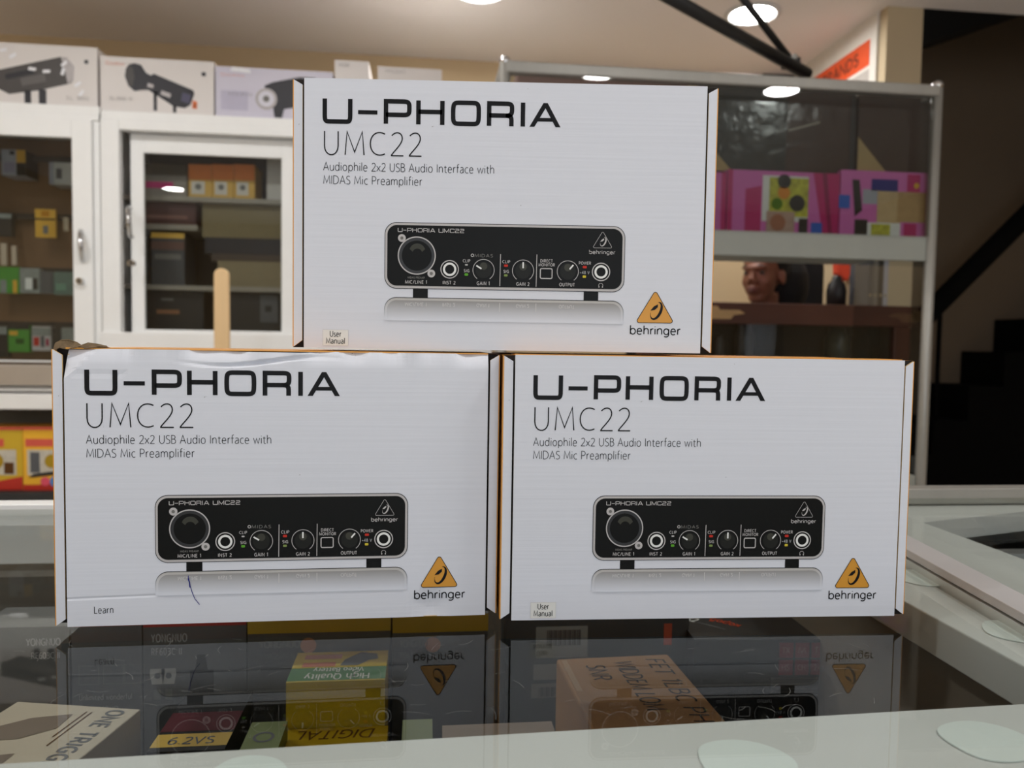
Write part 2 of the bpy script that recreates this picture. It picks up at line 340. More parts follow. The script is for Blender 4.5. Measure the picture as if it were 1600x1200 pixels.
mb = MB(); mb.prism([(a.x, a.y, FLOOR), (b.x, b.y, FLOOR), (c.x+.13, YB, FLOOR), (c.x, YB, FLOOR)], (0, 0, CEIL-FLOOR), M_CREAM); struct(mb.build('wall_partition'))
# shop front behind the camera: wall with a big window
mb = MB(); Mw = M_WALL
mb.box(-3.2, 4.2, -3.6, -3.5, FLOOR, -.42, Mw); mb.box(-3.2, 4.2, -3.6, -3.5, 1.32, CEIL, Mw)
mb.box(-3.2, -1.35, -3.6, -3.5, -.42, 1.32, Mw); mb.box(1.75, 4.2, -3.6, -3.5, -.42, 1.32, Mw); struct(mb.build('wall_front'))
mb = MB(); mb.box(-1.35, 1.75, -3.57, -3.56, -.42, 1.32, M_PANE)
for q in (-1.35, .17, 1.69): mb.box(q, q+.06, -3.58, -3.53, -.42, 1.32, M_ALU)
struct(mb.build('window_1'))
# stairwell right of the partition: walls and sloping soffit, their shade put into the colour
sx0 = b.x
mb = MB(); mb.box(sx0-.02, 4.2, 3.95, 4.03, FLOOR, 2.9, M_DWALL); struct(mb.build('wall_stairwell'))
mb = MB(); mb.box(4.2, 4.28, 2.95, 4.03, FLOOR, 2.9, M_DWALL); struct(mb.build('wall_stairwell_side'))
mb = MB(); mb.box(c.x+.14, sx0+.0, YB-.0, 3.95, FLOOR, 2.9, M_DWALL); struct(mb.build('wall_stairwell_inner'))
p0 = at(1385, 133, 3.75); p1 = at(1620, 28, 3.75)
mb = MB(); mb.prism([(sx0-.3, 3.75, p0.z-.1), (p1.x+1.2, 3.75, p1.z+.52), (p1.x+1.2, 3.75, 2.9), (sx0-.3, 3.75, 2.9)], (0, .199, 0), mat('shade black soffit', (26, 22, 18), .9)); struct(mb.build('ceiling_stairwell'))  # near black colour stands for the darkness up there
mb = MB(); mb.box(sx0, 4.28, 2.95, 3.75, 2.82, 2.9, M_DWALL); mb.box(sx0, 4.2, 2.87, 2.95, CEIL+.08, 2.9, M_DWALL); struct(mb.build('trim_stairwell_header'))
# staircase
M_STEP = mat('shade black stair concrete', (9, 8, 7), .95, spec=.1)  # darkness of the unlit stairs put into the colour
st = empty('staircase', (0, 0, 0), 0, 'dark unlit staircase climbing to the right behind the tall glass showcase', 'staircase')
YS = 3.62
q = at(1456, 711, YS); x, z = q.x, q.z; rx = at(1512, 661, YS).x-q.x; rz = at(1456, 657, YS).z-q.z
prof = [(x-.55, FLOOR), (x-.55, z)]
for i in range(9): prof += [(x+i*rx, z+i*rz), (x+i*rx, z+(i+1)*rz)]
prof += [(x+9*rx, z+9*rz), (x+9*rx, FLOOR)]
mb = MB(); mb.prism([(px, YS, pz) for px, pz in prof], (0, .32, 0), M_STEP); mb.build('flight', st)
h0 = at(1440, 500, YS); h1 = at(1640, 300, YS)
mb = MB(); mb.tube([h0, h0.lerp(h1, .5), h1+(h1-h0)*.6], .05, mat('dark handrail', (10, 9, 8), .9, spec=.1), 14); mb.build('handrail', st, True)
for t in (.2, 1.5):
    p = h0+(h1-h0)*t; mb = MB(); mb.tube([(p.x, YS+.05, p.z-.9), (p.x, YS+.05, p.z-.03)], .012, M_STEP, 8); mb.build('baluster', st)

# ------------------------------------------------------------------ ceiling lights
M_LAMP = emit_mat('lit diffuser', (1, .99, .975, 1), LAMP)
def downlight(p, label):
    r = empty('ceiling_light', (p[0], p[1], CEIL), 0, label, 'ceiling light', 'round recessed ceiling lights')
    mb = MB(); mb.lathe([(.085, 0), (.112, 0), (.112, -.006), (.100, -.012), (.086, -.006), (.085, 0)], (0, 0, 0), mat('white lamp rim', (214, 214, 210), .4)); mb.build('rim', r, True)
    mb = MB(); mb.face([(.088*math.cos(-t*math.pi/16), .088*math.sin(-t*math.pi/16), -.005) for t in range(32)], M_LAMP); mb.build('diffuser', r)
YSH = 2.0; YC = 2.95
q = atz(750, -15, CEIL); downlight(q, 'round ceiling light at the top edge above the topmost white carton')
q = atz(1176, 21, CEIL); downlight(q, 'round ceiling light crossed by the black stand pole near the orange poster')
q = atz(1222, 140, CEIL); downlight((q.x, 2*YSH-q.y), 'round ceiling light overhead, mirrored in the tall showcase glass')
q = atz(266, 291, CEIL); downlight((q.x, 2*YC-q.y), 'round ceiling light behind the viewer, mirrored in the cabinet door glass')
q = atz(936, 113, CEIL); downlight((q.x, 2*YSH-q.y), 'round ceiling light overhead, mirrored at the top left of the showcase glass')
for xx, yy, ll in ((-.85, .05, 'unseen round ceiling light overhead to the left'), (-1.5, 1.9, 'unseen ceiling light added in front of the left cabinet'), (-.45, 1.9, 'unseen ceiling light added between the counter and the middle cabinet'), (-2.4, 1.1, 'unseen ceiling light added near the left wall')):
    downlight((xx, yy), ll)  # lights outside the view, added to brighten the cabinets, counter and room

# ------------------------------------------------------------------ poster on the partition wall
def lerp3(t): return Vector((a.x, a.y, 0)).lerp(Vector((c.x, c.y, 0)), t)
d_ = (lerp3(0)-lerp3(1)).normalized(); nrm = Vector((-d_.y, d_.x, 0));
if nrm.x > 0: nrm = -nrm
P0 = lerp3(.92)+nrm*.012; Wp = (lerp3(.06)-lerp3(.92)).length
zt = at(1376, 12, 2.97).z; zb = zt-.95
mb = MB(); mb.prism([P0+Vector((0, 0, zb)), P0+d_*Wp+Vector((0, 0, zb)), P0+d_*Wp+Vector((0, 0, zt)), P0+Vector((0, 0, zt))], -nrm*.01, mat('poster paper', (226, 222, 214), .5))
Fp = Face(P0+Vector((0, 0, zb)), d_, (0, 0, 1), nrm); Fp.g = 10
prect(mb, Fp, .06, .755, Wp-.045, .86, mat('poster orange', (222, 84, 40), .5))
for i, (tx, vv) in enumerate((('BEST BRANDS', .785),)): ptext(mb, Fp, tx, .09, vv, .045, mat('poster brown', (120, 50, 34), .5), .010, Wp-.22, k=2)
prect(mb, Fp, .06, .10, Wp-.045, .74, mat('poster grey print', (182, 176, 170), .5))
for i in range(11): prect(mb, Fp, .08+.03*(i % 2), .13+i*.05, Wp-.1-.05*(i % 3), .155+i*.05, mat('poster dark print', (120, 112, 110), .5), 2)
tag(mb.build('wall_poster'), 'white poster with an orange band on the partition wall beside the pillar end', 'poster')

# ================================================================== BACK CABINETS (left)
M_WOODB = mat('brown display backing', (128, 92, 58), .6, var=.12, scale=3, stretch=(1, 1, .4))
def cabinet(name, label, pxl, pxr, ytop, yb, door_rects, backing, inner_d=.42):
    """tall cabinet, front plane YC; ytop / yb = pixel rows (at the left edge) of its top and of the door sill"""
    xl, xr = at(pxl, 350, YC).x, at(pxr, 350, YC).x
    zt = at((pxl+pxr)/2, ytop, YC).z; zs = at((pxl+pxr)/2, yb, YC).z
    r = empty(name, (xl, YC, FLOOR), 0, label, 'cabinet'); T = lambda x, y, z: (x-xl, y-YC, z-FLOOR)
    def bx(nm, x0, x1, y0, y1, z0, z1, M, bev=.003, par=None): mb = MB(); mb.box(x0-xl, x1-xl, y0-YC, y1-YC, z0-FLOOR, z1-FLOOR, M); return mb.build(nm, par or r, bevel=bev)
    D = inner_d
    bx('top_panel', xl, xr, YC, YC+D, zt-.03, zt, M_ALU)
    bx('back_panel', xl, xr, YC+D-.02, YC+D, FLOOR, zt-.03, backing, 0)
    bx('side_panel', xl, xl+.02, YC+.02, YC+D-.02, FLOOR, zt-.03, M_ALU, 0); bx('side_panel', xr-.02, xr, YC+.02, YC+D-.02, FLOOR, zt-.03, M_ALU, 0)
    return r, xl, xr, zt, zs, bx
# --- left cabinet with the hanging accessories
C1, x1l, x1r, z1t, z1s, bx = cabinet('display_cabinet', 'white framed glass cabinet at the left edge, hung with batteries and blister packs', -190, 157, 158, 552, None, M_WOODB)
zr = at(60, 214, YC).z
xd = at(116, 380, YC).x; xe = at(147, 380, YC).x
bx('top_rail', x1l, x1r, YC-.005, YC+.03, at(60, 185, YC).z, z1t-.03, M_ALU)
bx('stile', xe, x1r, YC, YC+.03, FLOOR, z1t-.03, M_ALU); bx('stile', x1l, x1l+.06, YC, YC+.03, FLOOR, z1t-.03, M_ALU)
# door
z_dt = at(60, 185, YC).z; z_db = at(60, 566, YC).z
mb = MB(); f = M_ALU
for q in ((x1l+.06, xd, YC-.012, YC+.012, zr, z_dt), (xd, xe, YC-.012, YC+.012, z_db, z_dt), (x1l+.06, x1l+.12, YC-.012, YC+.012, z_db, zr), (x1l+.12, xd, YC-.012, YC+.012, z_db, at(60, 572, YC).z+.02)):
    mb.box(q[0]-x1l, q[1]-x1l, q[2]-YC, q[3]-YC, q[4]-FLOOR, q[5]-FLOOR, f)
door1 = mb.build('door', C1, bevel=.002)
mb = MB(); mb.box(x1l+.12-x1l, xd-x1l, -.003, .002, z_db-FLOOR, zr-FLOOR, M_PANE); mb.build('door_pane', door1)
def handle(px, py0, py1, par, xl, Y=YC):
    p = at(px, py0, Y); q = at(px+3, py1, Y); mb = MB(); o = Vector((xl, Y, FLOOR))
    pts = []
    for i in range(9):
        t = i/8; s = p.lerp(q, t); pts.append(s-o+Vector((0.010*math.sin(t*math.pi), -.016-.03*math.sin(t*math.pi), 0)))
    mb.tube([pts[0]+Vector((0, .02, 0))]+pts+[pts[-1]+Vector((0, .02, 0))], .008, M_CHROME, 10); mb.build('handle', par, True)
def lock(px, py, par, xl):
    p = at(px, py, YC)-Vector((xl, YC, FLOOR)); mb = MB()
    mb.tube([p+Vector((0, -.012, 0)), p+Vector((0, -.03, 0))], .012, M_CHROME, 14); mb.box(p.x-.003, p.x+.003, p.y-.032, p.y-.029, p.z-.008, p.z+.008, M_BLACK); mb.build('lock', par)
handle(129, 362, 408, door1, x1l); lock(129, 440, door1, x1l)
# base below the door: rails, dark recess
bx('rail', x1l, x1r, YC-.02, YC+.03, at(60, 602, YC).z, at(60, 570, YC).z, mat('satin aluminium', (178, 168, 156), .4, .3))
bx('base_shelf', x1l, x1r, YC-.0, YC+.40, at(60, 612, YC).z, at(60, 606, YC).z, M_ALU)
bx('rail', x1l, x1r, YC-.02, YC+.05, at(60, 639, YC).z, at(60, 615, YC).z, M_ALU)
bx('kick_panel', x1l+.02, x1r-.02, YC+.30, YC+.32, FLOOR, at(60, 641, YC).z, mat('dark recess', (120, 112, 98), .8), 0)
zsh = at(60, 766, YC+.04).z
bx('lower_shelf', x1l+.02, x1r-.02, YC+.0, YC+.30, zsh-.085, zsh-.001, mat('dark shelf lip', (40, 41, 42), .6))
# --- peg rails and hanging goods
YH = YC+.30
def peg(py):
    z = at(60, py, YH).z; mb = MB(); mb.box(x1l+.03-x1l, x1r-.03-x1l, YH+.06-YC, YH+.075-YC, z-.012-FLOOR, z+.012-FLOOR, mat('dark peg rail', (46, 34, 26), .6)); mb.build('peg_rail', C1)
for py in (243, 335, 421, 507): peg(py)
def hang(name, label, cat, px0, py0, px1, py1, th, M, prints=None, group='goods hung in the left cabinet', side=None, top=None):
    x0, x1, z0, z1 = rect(px0, py0, px1, py1, YH)
    mb = MB(); mb.box(x0, x1, YH, YH+th, z0, z1, M, side=side, top=top)
    mb.tube([((x0+x1)/2, YH+th*.5, z1-.006), ((x0+x1)/2, YH+.07, z1+.004)], .002, M_CHROME, 6)
    if prints: prints(mb, front(x0, YH, z0, 8), x1-x0, z1-z0)
    tag(mb.build(name, loc=((x0+x1)/2, YH, z0)), label, cat, group)
GR = (150, 152, 156)
M_LG = mat('pale grey print', (176, 178, 188), .5); M_YC = mat('yellow card', (226, 172, 44), .5); M_GP = mat('green pack', (70, 150, 44), .45)
M_BLI = mat('cloudy blister', (142, 148, 144), .25, var=.3, scale=60); M_TEAL = mat('teal grey pack', (96, 122, 114), .35, var=.25, scale=50)
def pr1(mb, F, W, H):
    prect(mb, F, W*.62, H*.5, W, H, M_YC); prect(mb, F, W*.62, 0, W, H*.5, M_BLACK); prect(mb, F, W*.1, H*.12, W*.56, H*.5, mat('lilac print', (160, 156, 178), .5)); prect(mb, F, W*.35, H*.8, W*.55, H*.95, M_BLACK)
hang('accessory_carton', 'grey and yellow carton hanging top left in the left cabinet', 'carton', 2, 234, 40, 274, .12, M_LG, pr1, side=M_BLACK)
hang('accessory_carton', 'white carton with a dark window, top right in the left cabinet', 'carton', 77, 254, 115, 288, .10, mat('white accessory card', (206, 206, 202), .5), lambda mb, F, W, H: (prect(mb, F, W*.28, H*.25, W*.52, H*.72, M_BLK2), prect(mb, F, 0, 0, W*.2, H, M_LG)))
hang('camera_pouch', 'black pouch with a silver top at the left edge of the left cabinet', 'pouch', -4, 334, 18, 369, .03, M_BLACK, lambda mb, F, W, H: prect(mb, F, 0, H*.8, W, H, M_BLI))
def pr4(mb, F, W, H):
    prect(mb, F, 0, H*.62, W, H*.68, M_DARKIN); prect(mb, F, W*.38, H*.13, W*.64, H*.42, M_SILD); prect(mb, F, W*.3, H*.74, W*.7, H*.94, mat('amber print', (196, 130, 24), .5))
hang('battery_card', 'yellow battery card hanging from the dark rail beside the cabinet door', 'blister card', 55, 327, 87, 371, .012, M_YC, pr4)
hang('metal_hook', 'small shiny metal hook right of the yellow battery card', 'hook', 99, 340, 107, 361, .012, M_CHROME, None)
hang('cable_strip', 'pale cable strip hanging under the black pouch', 'cable', 1, 380, 10, 414, .01, mat('pale cable', (206, 186, 164), .5), None)
hang('cable_strip', 'pale thin cable strip hanging left of the green pack edge', 'cable', 18, 384, 25, 414, .01, MATS['pale cable'], None)
hang('blister_pack', 'bright green blister pack third row at the left edge', 'blister pack', -3, 417, 30, 458, .03, M_GP, lambda mb, F, W, H: (prect(mb, F, W*.1, 0, W*.4, H*.5, M_BLI), prect(mb, F, W*.7, 0, W*.9, H*.5, M_YC)))
hang('blister_pack', 'clear blister pack with a white adapter, third row', 'blister pack', 31, 419, 62, 458, .03, M_BLI, lambda mb, F, W, H: (prect(mb, F, W*.28, H*.15, W*.62, H*.6, M_WHITE), prect(mb, F, W*.66, H*.15, W*.9, H*.6, M_BLACK)))
hang('blister_pack', 'dark grey blister pack in the third row beside the teal one', 'blister pack', 63, 424, 83, 459, .03, M_BLK2, None)
hang('blister_pack', 'teal grey blister pack third row next to the door frame', 'blister pack', 84, 425, 119, 461, .03, M_TEAL, lambda mb, F, W, H: prect(mb, F, W*.1, H*.2, W*.55, H*.5, mat('mint print', (120, 160, 140), .5)))
hang('blister_pack', 'black pack at the left end of the bottom hanging row', 'blister pack', -8, 510, 11, 559, .03, M_BLACK, lambda mb, F, W, H: prect(mb, F, 0, H*.75, W, H, M_BLI))
hang('blister_pack', 'green pack with a yellow band in the bottom hanging row', 'blister pack', 13, 508, 46, 550, .03, M_GP, lambda mb, F, W, H: (prect(mb, F, W*.05, H*.62, W*.45, H*.78, M_YC), prect(mb, F, 0, H*.84, W, H, M_BLACK), prect(mb, F, W*.35, H*.3, W*.75, H*.5, mat('dark green print', (40, 90, 30), .5))))
hang('blister_pack', 'white and red blister pack in the bottom hanging row', 'blister pack', 50, 510, 80, 548, .03, mat('pale pack', (196, 190, 188), .4), lambda mb, F, W, H: (prect(mb, F, W*.08, H*.2, W*.38, H*.55, M_RED), prect(mb, F, W*.45, H*.15, W*.65, H*.6, M_BLK2), prect(mb, F, W*.72, H*.2, W*.88, H*.5, mat('magenta print', (170, 40, 80), .5)), prect(mb, F, 0, H*.62, W, H*.95, M_BLI, 2)))
hang('blister_pack', 'narrow black pack beside the white and red one', 'blister pack', 82, 512, 95, 549, .03, M_BLACK, None)
hang('blister_pack', 'grey blister pack at the right end of the bottom hanging row', 'blister pack', 96, 512, 119, 545, .03, M_BLI, None)
# --- yellow boxes on the lower shelf
YY = YC+.04
M_YBOX = mat('golden box card', (236, 178, 44), .45, var=.06); M_YBOX2 = mat('olive yellow box card', (206, 170, 40), .45, var=.06); M_BRED = mat('box red', (188, 44, 30), .5); M_PRED = mat('pale red band', (214, 88, 70), .5)
def ybox(px0, px1, M, label, v):
    x0, x1, z0, z1 = rect(px0, 667, px1, 766, YY); mb = MB(); mb.box(x0, x1, YY, YY+.12, z0, z1, M, top=M_ORANGE); F = front(x0, YY, z0, 8); W, H = x1-x0, z1-z0
    prect(mb, F, 0, 0, W, H*.09, M_BRED); ppoly(mb, F, [(W*.3, H*.09), (W, H*.09), (W, H*.22)], M_BRED)
    prect(mb, F, 0, H*.95, W, H, M_PRED); prect(mb, F, W*.05, H*.69, W*.95 if v else W*.7, H*.81, M_PRED)
    prect(mb, F, W*.08, H*.24, W*.9, H*.64, mat('pale photo print', (196, 190, 176), .5, var=.3, scale=40))
    prect(mb, F, W*.14, H*.28, W*.32, H*.6, M_BLK2, 2); pdisc(mb, F, (W*.55, H*.46), W*.14, mat('ochre print', (170, 140, 40), .5), 2); prect(mb, F, W*.7, H*.26, W*.86, H*.44, mat('brown print', (92, 60, 30), .5), 2)
    if v: pdisc(mb, F, (W*.42, H*.14), W*.09, mat('pink dot', (226, 90, 110), .5), 3); pdisc(mb, F, (W*.62, H*.14), W*.11, mat('blue dot', (70, 130, 200), .5), 3); ppoly(mb, F, [(W*.1, H*.2), (W*.75, H*.26), (W*.75, H*.32), (W*.2, H*.26)], M_BLACK, 3)
    tag(mb.build('product_box', loc=((x0+x1)/2, YY, z0)), label, 'box', 'yellow boxes on the low shelf')
ybox(-60, 35, M_YBOX2, 'olive yellow box with red foot on the low shelf, at the left edge', 0)
ybox(36, 118, M_YBOX, 'golden yellow box with pink and blue dots on the low shelf', 1)

# --- middle cabinet (dark glass)
M_DARKB = mat('dark cabinet lining', (46, 40, 36), .7, var=.15, scale=5)
C2, x2l, x2r, z2t, z2s, bx2 = cabinet('display_cabinet', 'white framed cabinet with dark sliding glass behind the stacked cartons', 159, 770, 186, 522, None, M_DARKB, .44)
xA = at(188, 350, YC).x; xB = at(198, 350, YC).x; xC = at(219, 350, YC).x; xD = at(437, 350, YC).x; xE = at(456, 350, YC).x
zA = at(310, 208, YC).z; zB = at(310, 238, YC).z; zS = at(310, 521, YC).z; zS2 = at(310, 560, YC).z
bx2('stile', x2l, xA, YC-.005, YC+.03, FLOOR, z2t-.03, M_ALU); bx2('top_rail', xA, x2r, YC-.005, YC+.03, zA, z2t-.03, M_ALU)
bx2('stile', x2r-.06, x2r, YC-.005, YC+.03, FLOOR, zA, M_ALU)
bx2('sill', xA-.06, x2r, YC-.03, YC+.06, zS2, zS, M_ALU)
bx2('lower_panel', xA, x2r-.06, YC+.01, YC+.03, FLOOR, zS2, M_ALU, 0)
def sdoor(xl0, xl1, xr0, xr1, y):
    mb = MB()
    for q in ((xl0, xl1, zS, zA), (xr0, xr1, zS, zA), (xl1, xr0, zB, zA), (xl1, xr0, zS, zS+.012)):
        mb.box(q[0]-x2l, q[1]-x2l, y-YC, y+.018-YC, q[2]-FLOOR, q[3]-FLOOR, M_ALU)
    d = mb.build('sliding_door', C2, bevel=.002); mb = MB(); mb.box(xl1-x2l, xr0-x2l, y+.006-YC, y+.011-YC, zS+.012-FLOOR, zB-FLOOR, M_PANE); mb.build('door_pane', d); return d
sd = sdoor(xB, xC, xD, xE, YC+.04); sdoor(xE-.05, xE, x2r-.11, x2r-.06, YC+.065)
handle(208, 328, 372, sd, x2l, YC+.035); lock(209, 412, sd, x2l)
YI = YC+.15
def shelf2(py):
    z = at(310, py, YI).z; bx2('shelf', x2l+.02, x2r-.02, YI-.02, YC+.42, z-.018, z, mat('pale shelf board', (150, 142, 130), .5), 0); return z
zs1 = shelf2(309); zs2 = shelf2(447); zs3 = shelf2(521)
zs15 = at(262, 352, YI+.03).z
def inbox(name, label, cat, px0, px1, pytop, zbase, M, prints=None, Y=None, th=.14, group='stock inside the dark glass cabinet', pz=350):
    Y = Y or YI+.01
    x0, x1 = at(px0, pz, Y).x, at(px1, pz, Y).x; z1 = at((px0+px1)/2, pytop, Y).z
    mb = MB(); mb.box(x0, x1, Y, Y+th, zbase, z1, M)
    if prints: prints(mb, front(x0, Y, zbase, 8), x1-x0, z1-zbase)
    tag(mb.build(name, loc=((x0+x1)/2, Y, zbase)), label, cat, group)
def prO(mb, F, W, H):
    prect(mb, F, 0, H*.55, W, H, mat('orange print', (222, 128, 60), .5)); prect(mb, F, W*.12, H*.12, W*.7, H*.5, mat('white photo print', (214, 206, 196), .5)); pdisc(mb, F, (W*.42, H*.34), W*.14, M_SILD, 2)
M_YL = mat('yellow goods card', (214, 168, 70), .5)
for p0_, p1_, ll in ((295, 331, 'orange and yellow box on the cabinet top shelf, first of three'), (332, 365, 'orange and yellow box on the cabinet top shelf, between two others'), (366, 398, 'orange and yellow box on the cabinet top shelf, nearest the white box')):
    inbox('goods_box', ll, 'box', p0_, p1_, 257, zs1, M_YL, prO)
inbox('goods_box', 'grey white box at the right end of the cabinet top shelf', 'box', 417, 440, 248, zs1, mat('grey white card', (196, 190, 184), .5))
inbox('goods_box', 'low grey box with a pink stripe at the left of the cabinet top shelf', 'box', 221, 292, 274, zs1, mat('warm grey card', (140, 132, 122), .5), lambda mb, F, W, H: prect(mb, F, W*.05, H*.4, W*.7, H*.7, mat('pink print', (200, 50, 120), .5)))
inbox('goods_box', 'brown box behind the low grey one on the cabinet top shelf', 'box', 221, 292, 256, zs1, mat('olive brown card', (104, 90, 66), .5), None, YI+.16, .08)
inbox('goods_box', 'olive cardboard carton in the middle compartment, topmost of the right stack', 'carton', 316, 440, 319, at(370, 372, YI+.01).z, mat('olive card', (122, 108, 76), .6))
inbox('goods_box', 'flat blue black case under the olive carton', 'box', 320, 440, 372, at(370, 397, YI+.01).z, mat('blue black case', (28, 28, 38), .4))
inbox('goods_box', 'flat brown case below the blue black one', 'box', 330, 440, 397, at(370, 408, YI+.01).z, mat('brown case', (66, 52, 44), .5))
inbox('goods_box', 'pale olive carton at the bottom of the right stack', 'carton', 340, 440, 408, zs2, mat('pale olive card', (134, 120, 92), .6))
inbox('goods_box', 'maroon box with pale lettering on the narrow inner shelf', 'box', 219, 306, 314, zs15, mat('maroon card', (74, 34, 30), .5), lambda mb, F, W, H: prect(mb, F, W*.12, H*.25, W*.85, H*.4, mat('pale maroon print', (130, 96, 88), .5)))
bx2('inner_shelf', x2l+.02, at(308, 352, YI).x, YI, YC+.42, zs15-.02, zs15, MATS['pale shelf board'], 0)
inbox('goods_box', 'striped beige and grey box under the maroon box', 'box', 236, 288, 364, zs2, mat('dark grey card', (64, 66, 70), .5), lambda mb, F, W, H: (prect(mb, F, 0, H*.9, W, H, M_YL), prect(mb, F, 0, H*.68, W, H*.84, mat('dusty rose print', (110, 84, 78), .5)), prect(mb, F, W*.1, H*.5, W*.9, H*.6, M_SILD)))
inbox('equipment_case', 'black equipment case with a tan label at the cabinet bottom', 'case', 224, 318, 452, zs3, mat('black case', (24, 24, 26), .5), lambda mb, F, W, H: (prect(mb, F, W*.22, H*.44, W*.6, H*.53, mat('tan label', (150, 100, 66), .5)), prect(mb, F, W*.3, H*.74, W*.5, H*.79, M_SILD)), pz=490)
inbox('equipment_case', 'black equipment case with a grey socket panel at the cabinet bottom right', 'case', 358, 436, 458, zs3, MATS['black case'], lambda mb, F, W, H: (prect(mb, F, W*.62, H*.3, W*.98, H*.95, M_BLK2), prect(mb, F, W*.72, H*.55, W*.85, H*.7, M_BLACK, 2)), pz=490)

# ------------------------------------------------------------------ lamp cartons on top of the cabinets
M_LBOX = mat('white lamp carton', (222, 216, 212), .45, var=.03, scale=10); M_LB2 = mat('lilac white lamp carton', (206, 202, 216), .45, var=.03); M_LPH = mat('lamp picture grey', (70, 66, 64), .5, var=.2, scale=30); M_LPB = mat('lamp picture black', (36, 35, 42), .5, var=.2, scale=30)
M_LSIL = mat('lamp picture silver', (178, 172, 172), .4, var=.2, scale=40)
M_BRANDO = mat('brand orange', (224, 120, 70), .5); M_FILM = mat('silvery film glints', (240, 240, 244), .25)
def tpoly(F, mb, cx, cy, ang, pts, M, k=1):
    ca, sa = math.cos(math.radians(ang)), math.sin(math.radians(ang)); ppoly(mb, F, [(cx+x*ca-y*sa, cy+x*sa+y*ca) for x, y in pts], M, k)
def lampbox(px0, py0, px1, py1, zb, Y, M, label, pic, depth=.26):
    x0, x1, z0, z1 = rect(px0, py0, px1, py1, Y); z0 = zb
    mb = MB(); mb.box(x0, x1, Y, Y+depth, z0, z1, M); F = front(x0, Y, z0, 8); pic(mb, F, x1-x0, z1-z0)
    return tag(mb.build('lamp_carton', loc=((x0+x1)/2, Y, z0)), label, 'carton', 'lamp cartons on the cabinet tops')
def zpic(F, W, H, r):
    """points measured on a 3.33x enlargement of a carton -> points of its face"""
    x0, y0, x1, y1 = r
    return lambda pts: [((zx/3.3333-x0)/(x1-x0)*W, (y1-(zy/3.3333+40))/(y1-y0)*H) for zx, zy in pts]
def pic_a(mb, F, W, H):                      # long grey lamp body rising to the right, under film
    Z = zpic(F, W, H, (-150, 66, 152, 168))
    ppoly(mb, F, Z([(-60, 250), (0, 235), (310, 150), (330, 150), (375, 190), (370, 290), (345, 300), (200, 340), (40, 370), (0, 350), (-60, 330)][::-1]), M_LPH)
    ppoly(mb, F, Z([(315, 152), (345, 150), (385, 200), (378, 280), (350, 296), (335, 220)][::-1]), M_LSIL, 2)
    ppoly(mb, F, Z([(20, 262), (170, 222), (176, 250), (26, 292)][::-1]), M_LPB, 2); ppoly(mb, F, Z([(100, 280), (230, 246), (236, 290), (110, 322)][::-1]), mat('lamp picture mid grey', (96, 92, 90), .5), 2)
    for q in ((120, 345, 155, 415), (195, 335, 235, 415)): ppoly(mb, F, Z([(q[0], q[3]), (q[2], q[3]), (q[2], q[1]), (q[0], q[1])]), M_LPB, 1)
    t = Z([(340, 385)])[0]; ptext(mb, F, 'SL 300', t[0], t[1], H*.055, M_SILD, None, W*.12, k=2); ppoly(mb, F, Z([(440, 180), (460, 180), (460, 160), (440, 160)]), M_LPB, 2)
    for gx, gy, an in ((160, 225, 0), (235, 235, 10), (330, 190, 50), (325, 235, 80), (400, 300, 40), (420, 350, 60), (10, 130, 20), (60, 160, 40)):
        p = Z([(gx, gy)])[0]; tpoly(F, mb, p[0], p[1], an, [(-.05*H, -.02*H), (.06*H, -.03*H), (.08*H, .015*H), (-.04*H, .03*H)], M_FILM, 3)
def pic_b(mb, F, W, H):                      # dark lamp with a flared reflector pointing left
    Z = zpic(F, W, H, (157, 92, 334, 178))
    ppoly(mb, F, Z([(780, 262), (800, 250), (1005, 325), (1012, 342), (990, 402), (960, 420), (900, 412), (770, 335)][::-1]), M_LPB)
    ppoly(mb, F, Z([(650, 272), (656, 232), (672, 210), (700, 202), (735, 210), (760, 248), (800, 268), (775, 335), (735, 337), (700, 345), (668, 320)][::-1]), M_LPB, 2)
    ppoly(mb, F, Z([(655, 272), (660, 235), (676, 214), (694, 230), (700, 272), (692, 320), (676, 326)][::-1]), M_LPH, 3)
    ppoly(mb, F, Z([(840, 335), (890, 350), (884, 372), (834, 356)][::-1]), M_LSIL, 3); ppoly(mb, F, Z([(770, 300), (800, 308), (796, 328), (766, 320)][::-1]), M_LSIL, 3)
    ppoly(mb, F, Z([(950, 340), (995, 352), (985, 398), (940, 385)][::-1]), mat('lamp picture violet', (74, 72, 96), .5), 3)
    for q in ((797, 340, 815, 440), (898, 405, 916, 446)): ppoly(mb, F, Z([(q[0], q[3]), (q[2], q[3]), (q[2], q[1]), (q[0], q[1])]), M_LPB, 1)
    t = Z([(552, 216)])[0]; ptext(mb, F, 'Godox', t[0], t[1], H*.06, M_BRANDO, None, W*.16, k=2); t = Z([(570, 395)])[0]; ptext(mb, F, 'SL300 III', t[0], t[1], H*.06, M_SILD, None, W*.2, k=2)
    t = Z([(1005, 420)])[0]; ptext(mb, F, 'R', t[0], t[1], H*.12, M_BRANDO, .008, W*.03, k=2); ppoly(mb, F, Z([(1050, 250), (1072, 250), (1072, 230), (1050, 230)]), M_LPB, 2)
